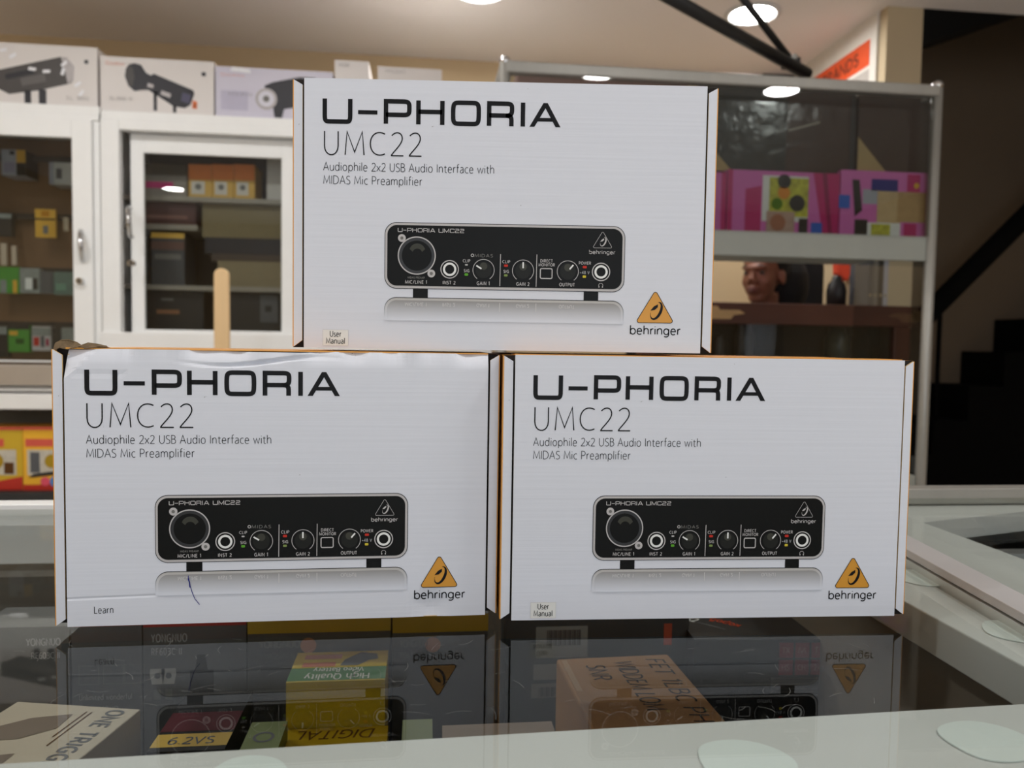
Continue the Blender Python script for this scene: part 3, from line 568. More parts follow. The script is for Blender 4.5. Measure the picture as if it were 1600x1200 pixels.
def pic_c(mb, F, W, H):                      # lamp head with a silver dish
    Z = zpic(F, W, H, (337, 108, 520, 188))
    ppoly(mb, F, Z([(1375, 315), (1420, 295), (1560, 262), (1640, 262), (1660, 400), (1440, 440), (1400, 420)][::-1]), M_LPB)
    c = Z([(1385, 385)])[0]; r = H*.21; pdisc(mb, F, c, r, M_LSIL, 2); pdisc(mb, F, c, r*.74, mat('lamp picture pale', (214, 212, 222), .4), 3); pdisc(mb, F, c, r*.3, M_SILD, 4)
    ppoly(mb, F, Z([(1428, 480), (1466, 480), (1480, 425), (1420, 425)]), M_LPB, 3)
    t = Z([(1150, 275)])[0]; ptext(mb, F, 'Godox', t[0], t[1], H*.05, M_BRANDO, None, W*.2, k=2); t = Z([(1190, 375)])[0]; ptext(mb, F, 'MS300', t[0], t[1], H*.06, M_SILD, None, W*.2, k=2)
    ppoly(mb, F, Z([(1150, 450), (1290, 450), (1290, 350), (1150, 350)]), mat('pale lilac print', (190, 186, 204), .5), 1)
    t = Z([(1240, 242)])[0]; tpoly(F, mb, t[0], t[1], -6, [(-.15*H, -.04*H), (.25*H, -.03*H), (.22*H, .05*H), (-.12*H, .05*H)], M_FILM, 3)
YL = YC+.03
lampbox(-150, 66, 152, 168, z1t, YL, M_LBOX, 'shrink wrapped white lamp carton on the left cabinet', pic_a)
lampbox(157, 92, 334, 178, z2t, YL, M_LBOX, 'white carton printed with a black reflector lamp on the middle cabinet', pic_b)
lampbox(337, 108, 520, 188, z2t, YL, M_LB2, 'lilac white lamp carton right beside the topmost stacked carton', pic_c)
def pic_d(mb, F, W, H): ptext(mb, F, 'MS200', W*.12, H*.9, H*.05, M_SILD, None, W*.3, k=2)
lampbox(523, 95, 576, 196, z2t, YL, M_LBOX, 'plain white carton peeking above the topmost carton, left of two', pic_d, .22)
lampbox(590, 106, 690, 196, z2t, YL, M_LBOX, 'plain white carton peeking above the topmost carton, right of two', pic_d, .22)

# ------------------------------------------------------------------ wooden slat standing before the cabinet
xw0, xw1, zw0, zw1 = rect(334, 419, 357, 560, 2.5)
mb = MB(); n = 10; pts = [(xw0-.003, FLOOR), (xw1+.006, FLOOR)]; r_ = (xw1-xw0)/2
pts += [((xw0+xw1)/2+r_*math.cos(t*math.pi/n)*(1 if t < 99 else 1), zw1-r_*.9+r_*.9*math.sin(t*math.pi/n)) for t in range(n+1)]
mb.prism([(x, 2.5, z) for x, z in pts], (0, .02, 0), mat('pale pine', (226, 192, 144), .6, var=.1, scale=8, stretch=(8, 8, .6)))
tag(mb.build('wooden_board', loc=((xw0+xw1)/2, 2.5, FLOOR), bevel=.003), 'pale wooden board with a rounded top standing before the dark glass cabinet', 'board')

# ================================================================== TALL SHOWCASE (right)
xs0 = at(787, 300, YSH).x; xs1 = at(1463, 300, YSH).x
z_top = at(1135, 113, YSH).z; z_sh1 = at(1290, 364, YSH).z; z_sh0 = at(1290, 402, YSH).z; DSH = .42
SC = empty('glass_showcase', (xs0, YSH, FLOOR), 0, 'tall aluminium framed glass showcase holding the pink boxes', 'showcase')
def sx(nm, x0, x1, y0, y1, z0, z1, M, bev=.004): mb = MB(); mb.box(x0-xs0, x1-xs0, y0-YSH, y1-YSH, z0-FLOOR, z1-FLOOR, M); return mb.build(nm, SC, bevel=bev)
for xx in (xs0, xs1):
    for yy in (YSH,):
        mb = MB(); mb.tube([(xx-xs0+.0, yy-YSH+.015, 0), (xx-xs0, yy-YSH+.015, z_top-FLOOR-.004)], .0145, M_ALU2, 16)
        if yy == YSH: mb.ball((xx-xs0, .015, z_top-FLOOR-.0), .0155, M_CHROME)
        mb.build('post', SC, True)
sx('top_rail', xs0, xs1, YSH, YSH+.03, z_top-.03, z_top, M_ALU2); sx('top_rail', xs0, xs1, YSH+DSH-.03, YSH+DSH, z_top-.03, z_top, M_ALU2)
sx('side_rail', xs0-.013, xs0+.013, YSH+.03, YSH+DSH-.03, z_top-.03, z_top, M_ALU2); sx('side_rail', xs1-.013, xs1+.013, YSH+.03, YSH+DSH-.03, z_top-.03, z_top, M_ALU2)
mb = MB(); mb.box(.015, xs1-.015-xs0, .012, .03, z_sh0-FLOOR, z_sh1-FLOOR, M_SHELFG); mb.box(.015, xs1-.015-xs0, .03, DSH-.03, z_sh0+.026-FLOOR, z_sh1-FLOOR, M_SHELFG); mb.build('shelf', SC)
zlow = at(1290, 745, YSH).z
sx('base_shelf', xs0+.015, xs1-.015, YSH+.012, YSH+DSH-.03, zlow-.05, zlow, M_SHELFG, .003)
sx('base_panel', xs0+.015, xs1-.015, YSH+.012, YSH+.03, FLOOR, zlow-.05, M_ALU2, 0)
sx('front_pane', xs0+.014, xs1-.014, YSH+.004, YSH+.009, z_sh1, z_top-.03, M_SHOW, 0)
sx('side_pane', xs1-.003, xs1+.002, YSH+.035, YSH+DSH-.035, FLOOR+.4, z_top-.03, M_SHOW, 0)
# pink boxes
YP = YSH+.045
M_PINK = mat('pink box card', (222, 120, 190), .4, var=.05); M_MAG = mat('magenta box card', (196, 24, 110), .4, var=.06); M_BLUED = mat('blue price tag', (40, 100, 200), .5)
M_FRUIT = mat('fruit picture', (214, 190, 60), .5, var=.9, scale=55); M_FACEP = mat('portrait picture', (190, 156, 140), .5, var=.4, scale=50); M_BEIGEP = mat('beige picture', (206, 176, 130), .5, var=.25, scale=40)
def pinkbox(px0, px1, label, kind):
    x0, x1, _, z1 = rect(px0, 268, px1, 355, YP); z0 = z_sh1; mb = MB(); mb.box(x0, x1, YP, YP+.25, z0, z1, M_PINK, top=M_MAG); F = front(x0, YP, z0, 5); W, H = x1-x0, z1-z0
    if kind == 0: prect(mb, F, W*.9, 0, W, H, M_MAG); pdisc(mb, F, (W*.45, H*.62), W*.09, mat('navy print', (44, 50, 130), .5)); 
    if kind == 1:
        prect(mb, F, 0, 0, W*.045, H, M_MAG); ppoly(mb, F, [(W*.16, 0), (W*.30, 0), (W*.30, H*.76), (W*.16, H*.70)], M_MAG)
        ptext(mb, Face((F.p(W*.27, H*.06, 0)), (0, 0, 1), (-1, 0, 0), (0, -1, 0)), 'SELFIE', 0, 0, W*.06, M_PINK, None, H*.5, k=4)
        prect(mb, F, W*.31, H*.2, W*.72, H*.93, M_WHITE); prect(mb, F, W*.37, H*.28, W*.72, H*.9, M_FRUIT, 2); pdisc(mb, F, (W*.62, H*.5), W*.07, M_BLACK, 3); pdisc(mb, F, (W*.5, H*.66), W*.055, mat('orange fruit', (226, 140, 30), .5), 3); pdisc(mb, F, (W*.44, H*.48), W*.05, mat('green leaf print', (90, 130, 30), .5), 3); pdisc(mb, F, (W*.5, H*.84), W*.06, M_BLACK, 3)
        prect(mb, F, W*.35, 0, W*.6, H*.36, M_FACEP, 4); pdisc(mb, F, (W*.45, H*.18), W*.07, mat('skin print', (176, 120, 96), .5), 5); prect(mb, F, W*.64, 0, W*.72, H*.26, M_BLACK, 4)
        ppoly(mb, F, [(W*.76, H), (W, H), (W, 0), (W*.86, 0)], M_MAG); ppoly(mb, F, [(W*.84, H), (W*.88, H), (W*.95, 0), (W*.91, 0)], mat('deep magenta', (150, 14, 84), .4), 2)
        prect(mb, F, W*.75, H*.0, W*.85, H*.2, M_BLUED, 4)
    if kind == 2:
        ppoly(mb, F, [(W*.12, H*.86), (W*.2, H*.86), (W*.24, H*.4), (W*.16, H*.3)], M_BLACK); prect(mb, F, W*.33, H*.7, W*.62, H*.88, mat('navy print', (44, 50, 130), .5)); prect(mb, F, W*.24, H*.5, W*.40, H*.72, M_LG)
        prect(mb, F, W*.40, H*.22, W*.66, H*.7, M_BEIGEP, 2); prect(mb, F, W*.62, H*.24, W*.93, H*.7, mat('tan picture', (188, 152, 104), .5, var=.25, scale=40), 3); prect(mb, F, W*.26, 0, W*.66, H*.22, M_WHITE, 2); prect(mb, F, W*.34, H*.02, W*.55, H*.2, M_FRUIT, 3); prect(mb, F, W*.16, 0, W*.3, H*.26, M_BLACK, 3)
        prect(mb, F, W*.70, 0, W*.84, H*.22, M_MAG, 2); prect(mb, F, W*.72, H*.7, W*.86, H*.97, M_MAG, 2); pdisc(mb, F, (W*.82, H*.8), W*.03, M_YC, 4); prect(mb, F, -W*.02, H*.42, W*.1, H*.62, M_BLUED, 4)
    tag(mb.build('printer_box', loc=((x0+x1)/2, YP, z0)), label, 'box', 'pink boxes in the tall showcase')
pinkbox(1060, 1134, 'pink box half hidden by the topmost white carton', 0)
pinkbox(1136, 1311, 'pink box with a fruit picture, middle of the showcase row', 1)
pinkbox(1313, 1456, 'pink box with beige pictures at the right end of the showcase row', 2)
# film wrapped dark boxes on the pink ones
zpk = rect(1136, 268, 1311, 355, YP)[3]
M_BROWN = mat('wrapped brown card', (62, 42, 34), .16, var=.15, scale=18, bump=.9, coat=.6); M_GRBLK = mat('wrapped black green card', (38, 42, 38), .14, var=.2, scale=22, bump=1.0, coat=.6); M_TRI = mat('tan corner print', (184, 158, 112), .3, var=.1, scale=20)
def darkbox(px0, px1, pytop, label, kind):
    x0, x1, _, z1 = rect(px0, pytop, px1, 262, YP+.02); mb = MB(); y = YP+.02; mb.box(x0, x1, y, y+.2, zpk, z1, M_BROWN); F = front(x0, y, zpk, 5); W, H = x1-x0, z1-zpk
    if kind: prect(mb, F, 0, 0, W*.56, H, M_GRBLK); ppoly(mb, F, [(0, 0), (W*.22, 0), (0, H*.46)], M_TRI, 2); prect(mb, F, W*.97, 0, W, H, M_BLACK, 2)
    else: ppoly(mb, F, [(0, 0), (W*.42, 0), (0, H*.48)], M_TRI, 2); prect(mb, F, W*.88, 0, W, H*.96, mat('dark violet print', (48, 34, 38), .2), 2)
    if kind:
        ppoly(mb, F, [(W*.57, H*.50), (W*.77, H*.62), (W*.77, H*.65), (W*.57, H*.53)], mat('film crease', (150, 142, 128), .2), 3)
    tag(mb.build('wrapped_box', loc=((x0+x1)/2, y, zpk)), label, 'box', 'film wrapped boxes on the pink boxes')
darkbox(1090, 1336, 140, 'film wrapped dark box with green black half, on the pink fruit box', 1)
darkbox(1341, 1466, 150, 'film wrapped brown box with a tan corner, at the showcase right end', 0)
x0, x1, _, z1 = rect(808, 98, 1085, 262, YP+.02)
mb = MB(); mb.box(x0, x1-.02, YP+.02, YP+.22, z_sh1, z1-.03, mat('dusty pink card', (176, 140, 132), .5, var=.1, scale=6)); tag(mb.build('wrapped_box', loc=(x0, YP+.02, z_sh1)), 'dusty pink box tops showing above the topmost white carton', 'box')
# black stand poles lying on the showcase
LS = empty('light_stand', (0, 0, 0), 0, 'black folded light stand leaning above the showcase, crossing the ceiling light', 'light stand')
yA = YSH+.10
A0 = at(1262, 116, yA); A1 = at(1000, -30, yA-.25); B1 = at(1120, -55, yA-.1); J = at(1240, 100, yA)
A0.z = max(A0.z, z_top+.012)
mb = MB(); mb.tube([A0, A0.lerp(A1, .5), A1+(A1-A0)*.3], .0165, M_BLACK, 16); mb.build('pole', LS, True)
mb = MB(); mb.tube([J, J.lerp(B1, .5), B1+(B1-J)*.3], .010, M_BLACK, 14); mb.build('pole', LS, True)
mb = MB(); mb.box(J.x-.03, J.x+.012, yA-.02, yA+.02, J.z-.012, J.z+.014, M_BLACK); mb.tube([J+Vector((-.01, -.03, .01)), J+Vector((-.01, .01, .01))], .009, M_ALU2, 12); mb.build('hinge', LS, bevel=.004)

# ================================================================== WOODEN COUNTER AND PERSON behind the showcase
YW = 2.62
M_WOOD = mat('red brown wood', (80, 42, 24), .5, var=.25, scale=5, stretch=(.6, 6, 6))
xw0 = at(1000, 490, YW).x; xw1 = at(1424, 490, YW).x; zwt = at(1260, 475, YW).z; zwr = at(1260, 508, YW).z
WC = empty('wooden_counter', (xw0, YW, FLOOR), 0, 'dark red wooden counter with a glass front, seen under the showcase shelf', 'counter')
def wx(nm, x0, x1, y0, y1, z0, z1, M, bev=.004): mb = MB(); mb.box(x0-xw0, x1-xw0, y0-YW, y1-YW, z0-FLOOR, z1-FLOOR, M); return mb.build(nm, WC, bevel=bev)
xst = at(1397, 540, YW).x
wx('top_rail', xw0, xw1, YW, YW+.04, zwr, zwt, M_WOOD); wx('top', xw0, xw1, YW+.04, YW+.18, zwt-.025, zwt, M_WOOD)
wx('stile', xst, xw1, YW, YW+.04, FLOOR, zwr, M_WOOD); wx('stile', xw0, xw0+.06, YW, YW+.04, FLOOR, zwr, M_WOOD)
wx('back_panel', xw0, xw1, YW+.16, YW+.18, FLOOR, zwt-.025, mat('dark counter inside', (44, 40, 34), .8), 0); wx('side_panel', xw1-.02, xw1, YW+.04, YW+.16, FLOOR, zwt-.025, M_WOOD, 0); wx('shelf', xw0+.02, xw1-.02, YW+.045, YW+.16, at(1260, 575, YW).z-.02, at(1260, 575, YW).z, M_WOOD, 0)
wx('front_pane', xw0+.06, xst, YW+.015, YW+.02, FLOOR, zwr, M_PANE, 0)
zj = at(1260, 575, YW).z
for px0, px1, pt, ll, M in ((1150, 1178, 505, 'cloudy clear jar in the wooden counter below the face', mat('dim clear jar', (74, 70, 70), .3)), (1118, 1131, 522, 'grey jar in the wooden counter beside the carton edge', MATS.get('dim clear jar') or mat('dim grey jar', (56, 58, 58), .3)), (1290, 1326, 512, 'grey green jar in the right part of the wooden counter', mat('dim green jar', (50, 58, 52), .3))):
    xx0, xx1 = at(px0, 540, YW+.10).x, at(px1, 540, YW+.10).x; zz = at(px0, pt, YW+.10).z; r_ = (xx1-xx0)/2
    mb = MB(); mb.lathe([(.001, 0), (r_, 0), (r_, (zz-zj)*.75), (r_*.7, (zz-zj)*.88), (r_*.7, zz-zj), (.001, zz-zj)], ((xx0+xx1)/2, YW+.10, zj), M, 20); tag(mb.build('glass_jar', smooth=True, loc=((xx0+xx1)/2, YW+.10, zj)), ll, 'jar', 'jars inside the wooden counter')
# paper bundle on the counter's front ledge
x0, x1, z0, z1 = rect(1085, 478, 1164, 500, YW-.004)
mb = MB(); mb.prism([(x0, YW-.006, z0+.004), (x0+(x1-x0)*.72, YW-.006, z0+.004), (x0+(x1-x0)*.78, YW-.006, z0+.018), (x1, YW-.006, z0+.024), (x1-.02, YW-.006, z0+.036), (x0+(x1-x0)*.5, YW-.006, z0+.036), (x0+(x1-x0)*.45, YW-.006, z1), (x0, YW-.006, z1)], (0, .005, 0), mat('tan paper', (190, 156, 108), .8, var=.15, scale=40))
tag(mb.build('paper_scrap'), 'torn tan paper stuck on the wooden counter rail', 'paper')
# cream door, binders, dark bottle, orange bag
for i, (px, M, ll) in enumerate(((1334, M_BLK2, 'dark grey binder, left of the row behind the wooden counter'), (1342, M_SILD, 'mid grey binder behind the wooden counter'), (1350, M_BLACK, 'black binder behind the wooden counter'), (1357, M_LG, 'pale grey binder behind the wooden counter'))):
    x0, x1, z0, z1 = rect(px-3.5, 416, px+3.5, 478, YW+.16); mb = MB(); mb.box(x0, x1, YW+.05, YW+.175, zwt, z1+.01, M); pdisc(mb, front(x0, YW+.05, zwt, 5), ((x1-x0)/2, .04), (x1-x0)*.3, M_CHROME); tag(mb.build('file_binder', loc=(x0, YW+.05, zwt)), ll, 'binder', 'binders on the wooden counter')
p = at(1306, 475, YW+.15); mb = MB(); mb.lathe([(.001, 0), (.034, 0), (.036, .06), (.03, .085), (.018, .1), (.016, .115), (.001, .117)], (p.x, p.y, zwt), M_BLACK, 20); bt = mb.build('dark_bottle', smooth=True, loc=(p.x, p.y, zwt)); tag(bt, 'dark bottle standing on the wooden counter right of the person', 'bottle')
x0, x1, z0, z1 = rect(1301, 408, 1332, 440, 3.16); mb = MB(); mb.prism([(x0, 3.14, z1+.1), (x1, 3.14, z1+.1), (x1-.02, 3.14, z0+.03), (x1-.03, 3.14, z0), (x0+.01, 3.14, z0+.03)], (0, .04, 0), mat('orange fabric', (226, 74, 44), .7)); tag(mb.build('orange_bag', bevel=.006), 'bright orange bag hanging behind the dark bottle', 'bag')

# person: one continuous skin mesh (voxel remesh), hair and clothing as children
YPN = 3.0
hc = at(1192, 430, YPN)                                  # centre of the head
PR = empty('person', (hc.x, YPN, FLOOR), 0, 'person in dark clothes sitting behind the wooden counter, face turned left', 'person')
M_SKIN = mat('brown skin', (128, 80, 60), .5, var=.12, scale=30); M_HAIR = mat('black hair', (14, 12, 12), .8, var=.3, scale=120, bump=.6); M_CLOTH = mat('black jacket', (22, 22, 26), .85, var=.2, scale=30)
hz = hc.z-FLOOR
yaw = math.radians(-90-48)                               # face direction in plan: left and towards the viewer
fd = Vector((math.cos(math.radians(180+42)), math.sin(math.radians(180+42)), 0)); sd_ = Vector((-fd.y, fd.x, 0)); H0 = Vector((0, 0, hz))
def hp(f, s, u): return H0 + fd*f + sd_*s + Vector((0, 0, u))
RT = Matrix((fd, sd_, Vector((0, 0, 1)))).transposed()
mb = MB(); b_ = mb.ball
b_(hp(-.015, 0, .035), (.098, .076, .098), M_SKIN, 28, RT)          # skull
b_(hp(.028, 0, -.02), (.066, .064, .088), M_SKIN, 24, RT)           # face
b_(hp(.048, 0, -.088), (.034, .036, .030), M_SKIN, 18, RT)          # chin
b_(hp(.055, .034, -.03), (.028, .026, .028), M_SKIN, 16, RT); b_(hp(.055, -.034, -.03), (.028, .026, .028), M_SKIN, 16, RT)
b_(hp(.082, 0, .022), (.022, .052, .012), M_SKIN, 16, RT)           # brow
mb.tube([hp(.086, 0, .012), hp(.098, 0, -.012), hp(.110, 0, -.032)], [.009, .012, .015], M_SKIN, 12); b_(hp(.096, .016, -.034), (.013, .011, .010), M_SKIN, 12, RT); b_(hp(.096, -.016, -.034), (.013, .011, .010), M_SKIN, 12, RT)
b_(hp(.088, 0, -.058), (.018, .030, .009), M_SKIN, 14, RT); b_(hp(.086, 0, -.070), (.018, .027, .010), M_SKIN, 14, RT)   # lips
for s in (1, -1):
    b_(hp(-.012, .078*s, -.012), (.022, .010, .032), M_SKIN, 14, RT)
mb.tube([hp(-.02, 0, -.07), hp(-.03, 0, -.13), hp(-.045, 0, -.21)], [.055, .052, .062], M_SKIN, 18)
bd = Vector((0, -1, 0)); bs = Vector((1, 0, 0)); N0 = hp(-.045, 0, -.21); hipz = hz-.80
mb.tube([N0+Vector((0, 0, .02)), N0+Vector((0, 0, -.06)), N0+Vector((0, 0, -.25)), N0+Vector((0, 0, -.42)), N0+Vector((0, 0, -.56))], [.06, .12, .125, .115, .13], M_SKIN, 20)
for s in (1, -1):
    sh = N0+bs*.165*s+Vector((0, 0, -.055)); el = sh+bs*.05*s+Vector((0, .03, -.27)); ha = el+bs*(-.08*s)+Vector((0, -.10, -.18))
    mb.tube([N0+bs*.06*s+Vector((0, 0, -.03)), sh, el, ha], [.06, .056, .042, .03], M_SKIN, 16)
    b_(ha+Vector((-.02*s, -.03, .01)), (.04, .05, .018), M_SKIN, 14)
    for k in range(4): mb.tube([ha+Vector((-.02*s+(k-1.5)*.018, -.06, .012)), ha+Vector((-.03*s+(k-1.5)*.018, -.10, .004)), ha+Vector((-.03*s+(k-1.5)*.017, -.118, -.008))], [.010, .009, .008], M_SKIN, 8)
    mb.tube([ha+Vector((-.04*s, -.02, .006)), ha+Vector((-.068*s, -.045, .006)), ha+Vector((-.076*s, -.07, 0))], [.012, .011, .009], M_SKIN, 8)
    hip = N0+bs*.085*s+Vector((0, 0, -.56)); kn = hip+bs*.03*s+Vector((0, -.05, -.20)); 
    kn = hip+bs*.05*s+Vector((0, .0, -.27)); ft = Vector((kn.x, kn.y, .05))
    mb.tube([hip, kn, ft], [.085, .06, .042], M_SKIN, 16); mb.tube([ft+Vector((0, .03, -.01)), ft+Vector((0, -.14, -.015))], [.04, .032], M_SKIN, 12)
bo = mb.build('body', PR, True); rm = bo.modifiers.new('remesh', 'REMESH'); rm.mode = 'VOXEL'; rm.voxel_size = .006; rm.use_smooth_shade = True
sm = bo.modifiers.new('smooth', 'SMOOTH'); sm.factor = .5; sm.iterations = 3
# hair
mb = MB(); mb.ball(hp(-.034, 0, .05), (.098, .088, .100), M_HAIR, 28, RT); mb.ball(hp(-.10, 0, .0), (.07, .085, .10), M_HAIR, 20, RT); mb.ball(hp(-.16, .02, -.03), (.10, .10, .14), M_HAIR, 20, RT); mb.ball(hp(-.20, -.02, -.06), (.09, .10, .13), M_HAIR, 20, RT)
hb = mb.build('hair', PR, True); rm = hb.modifiers.new('remesh', 'REMESH'); rm.mode = 'VOXEL'; rm.voxel_size = .008; rm.use_smooth_shade = True
# jacket
mb = MB(); mb.tube([N0+Vector((0, .01, .045)), N0+Vector((0, .01, -.0)), N0+Vector((0, 0, -.07)), N0+Vector((0, 0, -.25)), N0+Vector((0, 0, -.42)), N0+Vector((0, 0, -.60))], [.075, .085, .14, .145, .135, .15], M_CLOTH, 24)
for s in (1, -1):
    sh = N0+bs*.165*s+Vector((0, 0, -.055)); el = sh+bs*.05*s+Vector((0, .03, -.27)); ha = el+bs*(-.08*s)+Vector((0, -.10, -.18))
    mb.tube([N0+bs*.06*s+Vector((0, 0, -.03)), sh, el, el.lerp(ha, .9)], [.078, .072, .058, .042], M_CLOTH, 18)
ck = mb.build('jacket', PR, True); rm = ck.modifiers.new('remesh', 'REMESH'); rm.mode = 'VOXEL'; rm.voxel_size = .009; rm.use_smooth_shade = True
mb = MB()
for s in (1, -1):
    hip = N0+bs*.085*s+Vector((0, 0, -.55)); kn = hip+bs*.05*s+Vector((0, 0, -.27)); ft = Vector((kn.x, kn.y, .07)); mb.tube([hip+Vector((0, 0, .04)), kn, ft], [.10, .072, .054], M_CLOTH, 18)
mb.build('trousers', PR, True)
for s in (1, -1):
    mb = MB(); mb.ball(hp(.079, .031*s, .004), .0115, mat('eye white', (112, 92, 82), .35), 14); mb.ball(hp(.087, .0325*s, .004), .0062, M_HAIR, 12); mb.build('eye', PR, True)
    mb = MB(); mb.tube([hp(.096, .016*s, .028), hp(.095, .034*s, .031), hp(.080, .052*s, .024)], [.002, .0026, .0014], M_HAIR, 8); mb.build('eyebrow', PR, True)
mb = MB(); mb.ball(hp(.093, 0, -.0595), (.0165, .026, .0055), mat('dark lips', (104, 52, 48), .4), 14, RT); mb.ball(hp(.092, 0, -.069), (.0155, .023, .006), MATS['dark lips'], 14, RT); mb.build('lips', PR, True)

cb = at(1254, 440, 3.17)
OC = empty('office_chair', (cb.x, 3.17, FLOOR), 0, 'black high backed chair, its dark backrest beside the head of the person', 'chair')
mb = MB(); zz = hc.z-FLOOR
mb.prism([(x, .0, z) for x, z in rrect(-.10, zz-.62, .10, zz+.10, .05, 8)], (0, .05, 0), M_CLOTH); mb.build('backrest', OC, bevel=.012)
mb = MB(); mb.box(-.09, .09, -.09, -.005, zz-.96, zz-.90, M_CLOTH); mb.build('seat', OC, bevel=.02)
mb = MB(); mb.tube([(0, -.04, .02), (0, -.04, zz-.96)], .025, M_BLACK, 14); mb.lathe([(.001, 0), (.10, 0), (.10, .012), (.03, .03), (.001, .03)], (0, -.04, 0), M_BLACK, 24)
mb.box(-.02, .02, -.03, -.001, zz-.92, zz-.60, M_BLACK); mb.build('base', OC)

# ================================================================== GLASS COUNTERS
fa = atz(0, 1190, -.006); fb = atz(1600, 1097, -.006)      # front edge of the opening under the glass
ra = atz(1417, 940, -.006); rb = atz(1600, 1039, -.006)    # right edge of the opening
fdv = (fb-fa).normalized(); xr_ = (ra.x+rb.x)/2+.0
yfar = atz(40, 796, 0).y
xL = -1.5
CT = empty('glass_counter', (0, fa.y, FLOOR), 0, 'glass topped display counter under the three white cartons', 'counter')
def cx(nm, mb, bev=0): return mb.build(nm, CT, bevel=bev, loc=None)
off = Vector((0, fa.y, FLOOR))
def loc(p): return Vector(p)-off
def fy(x): return fa.y+(x-fa.x)*fdv.y/fdv.x
mbx = MB()
def slab(pts, z0, z1, M): mbx.prism([loc((x, y, z0)) for x, y in pts], (0, 0, z1-z0), M)
e0 = atz(1420, 862, .006); e1 = atz(1600, 962, .006); gd = (e1-e0).normalized()
def ex(y): return e0.x+(y-e0.y)*gd.x/gd.y
XR = xr_+.02
mbx = MB(); slab([(xL, fy(xL)-.12), (ex(fy(XR)-.12)-.001, fy(XR)-.12), (ex(yfar)-.001, yfar), (xL, yfar)], -.0055, 0, M_GLASS); cx('glass_top', mbx)
mbx = MB(); slab([(xL, fy(xL)-.12), (ex(fy(XR)-.12)-.001, fy(XR)-.12), (ex(fy(XR))-.001, fy(ex(fy(XR)))), (xL, fy(xL))], -.030, -.0065, M_BOARD); cx('front_frame', mbx, .001)
rdx = (ra.x-rb.x)/(ra.y-rb.y)
rx_ = lambda y: rb.x+(y-rb.y)*rdx
yf_ = fy(rx_(.36))
mbx = MB(); slab([(rx_(yf_), yf_+.0005), (ex(yf_)-.001, fy(ex(yf_))+.0005), (ex(yfar)-.001, yfar), (rx_(yfar), yfar)], -.030, -.0065, M_BOARD); cx('side_frame', mbx, .001)
mbx = MB(); slab([(xL, yfar+.002), (ex(yfar)-.002, yfar+.002), (ex(yfar)-.002, yfar+.022), (xL, yfar+.022)], -.05, .004, M_ALU); cx('rear_trim', mbx, .001)
ZS = -.185
mbx = MB(); slab([(xL, fy(xL)-.08), (XR, fy(XR)-.08), (XR, yfar-.002), (xL, yfar-.002)], ZS-.02, ZS-.001, mat('dark counter shelf', (52, 50, 48), .7)); cx('shelf', mbx)
mbx = MB(); slab([(xL, yfar-.02), (XR, yfar-.02), (XR, yfar), (xL, yfar)], FLOOR, -.055, mat('grey counter back', (104, 98, 90), .7)); cx('back_panel', mbx)
mbx = MB(); slab([(rx_(yf_)+.012, yf_+.02), (rx_(yf_)+.03, yf_+.02), (rx_(yfar)+.03, yfar-.02), (rx_(yfar)+.012, yfar-.02)], FLOOR, -.031, mat('taupe counter side', (128, 118, 106), .7)); cx('side_panel', mbx)
mbx = MB(); slab([(xL, fy(xL)-.12), (XR+.01, fy(XR)-.12), (XR+.01, fy(XR)-.10), (xL, fy(xL)-.10)], FLOOR, -.031, M_BOARD); cx('front_panel', mbx)
for i, (px, py, rr, ry) in enumerate(((1165, 1192, 74, 1), (1542, 1158, 66, 1), (1592, 988, 50, 1), (1440, 903, 44, 1), (385, 1215, 66, 1))):
    p = atz(px, py, -.0062); p2 = atz(px+rr, py, -.0062); r_ = (p2-p).length
    mbx = MB(); ph = random.random()*6
    mbx.prism([loc(p)+Vector((r_*(1+.06*math.sin(3*t+ph))*math.cos(t), r_*.95*(1+.05*math.sin(2*t+ph))*math.sin(t), 0)) for t in [k*2*math.pi/40 for k in range(40)]], (0, 0, .0005), M_GLUE); cx('silicone_pad', mbx)
# fine scratches on the glass
mbx = MB(); Fg = Face(loc((0, 0, 0)), (1, 0, 0), (0, 1, 0), (0, 0, 1)); Fg.g = .6; M_SCR = mat('glass scratch', (150, 150, 146), .6)
for i in range(90):
    q = atz(random.uniform(20, 1380), random.uniform(1000, 1120), 0); an = random.uniform(0, 6.3); le = random.uniform(.002, .012); bend = random.uniform(-.8, .8)
    pline(mbx, Fg, [(q.x+le*t*math.cos(an+bend*t), q.y+le*t*math.sin(an+bend*t)) for t in (0, .33, .66, 1)], .00009, M_SCR, 1)
sc = cx('scratches', mbx); sc['kind'] = 'stuff'
# --- second counter on the right, its top a little higher
f1 = atz(1470, 770, .012)
yf2 = f1.y
RC = empty('glass_counter', (ex(.3), .3, FLOOR), 0, 'second glass counter with a silver edge at the right of the frame', 'counter'); off = Vector((ex(.3), .3, FLOOR))
def slab2(nm, pts, z0, z1, M, bev=0):
    m_ = MB(); m_.prism([Vector((x, y, z0))-off for x, y in pts], (0, 0, z1-z0), M); return m_.build(nm, RC, bevel=bev)
y0 = .18
slab2('edge_trim', [(ex(y0), y0), (ex(y0)+.022, y0), (ex(yf2)+.022, yf2), (ex(yf2), yf2)], .0012, .007, mat('pale edge trim', (182, 180, 180), .45, .1), .0006)
slab2('glass_top', [(ex(y0)+.0225, y0), (1.3, y0), (1.3, yf2), (ex(yf2)+.0225, yf2)], .0015, .0066, M_GLASS)
slab2('rear_trim', [(ex(yf2), yf2+.0005), (1.3, yf2+.0005), (1.3, yf2+.02), (ex(yf2), yf2+.02)], .0, .016, M_ALU2, .001)
o1 = atz(1443, 815, .0); o2 = atz(1600, 798, .0); o3 = atz(1600, 872, .0)
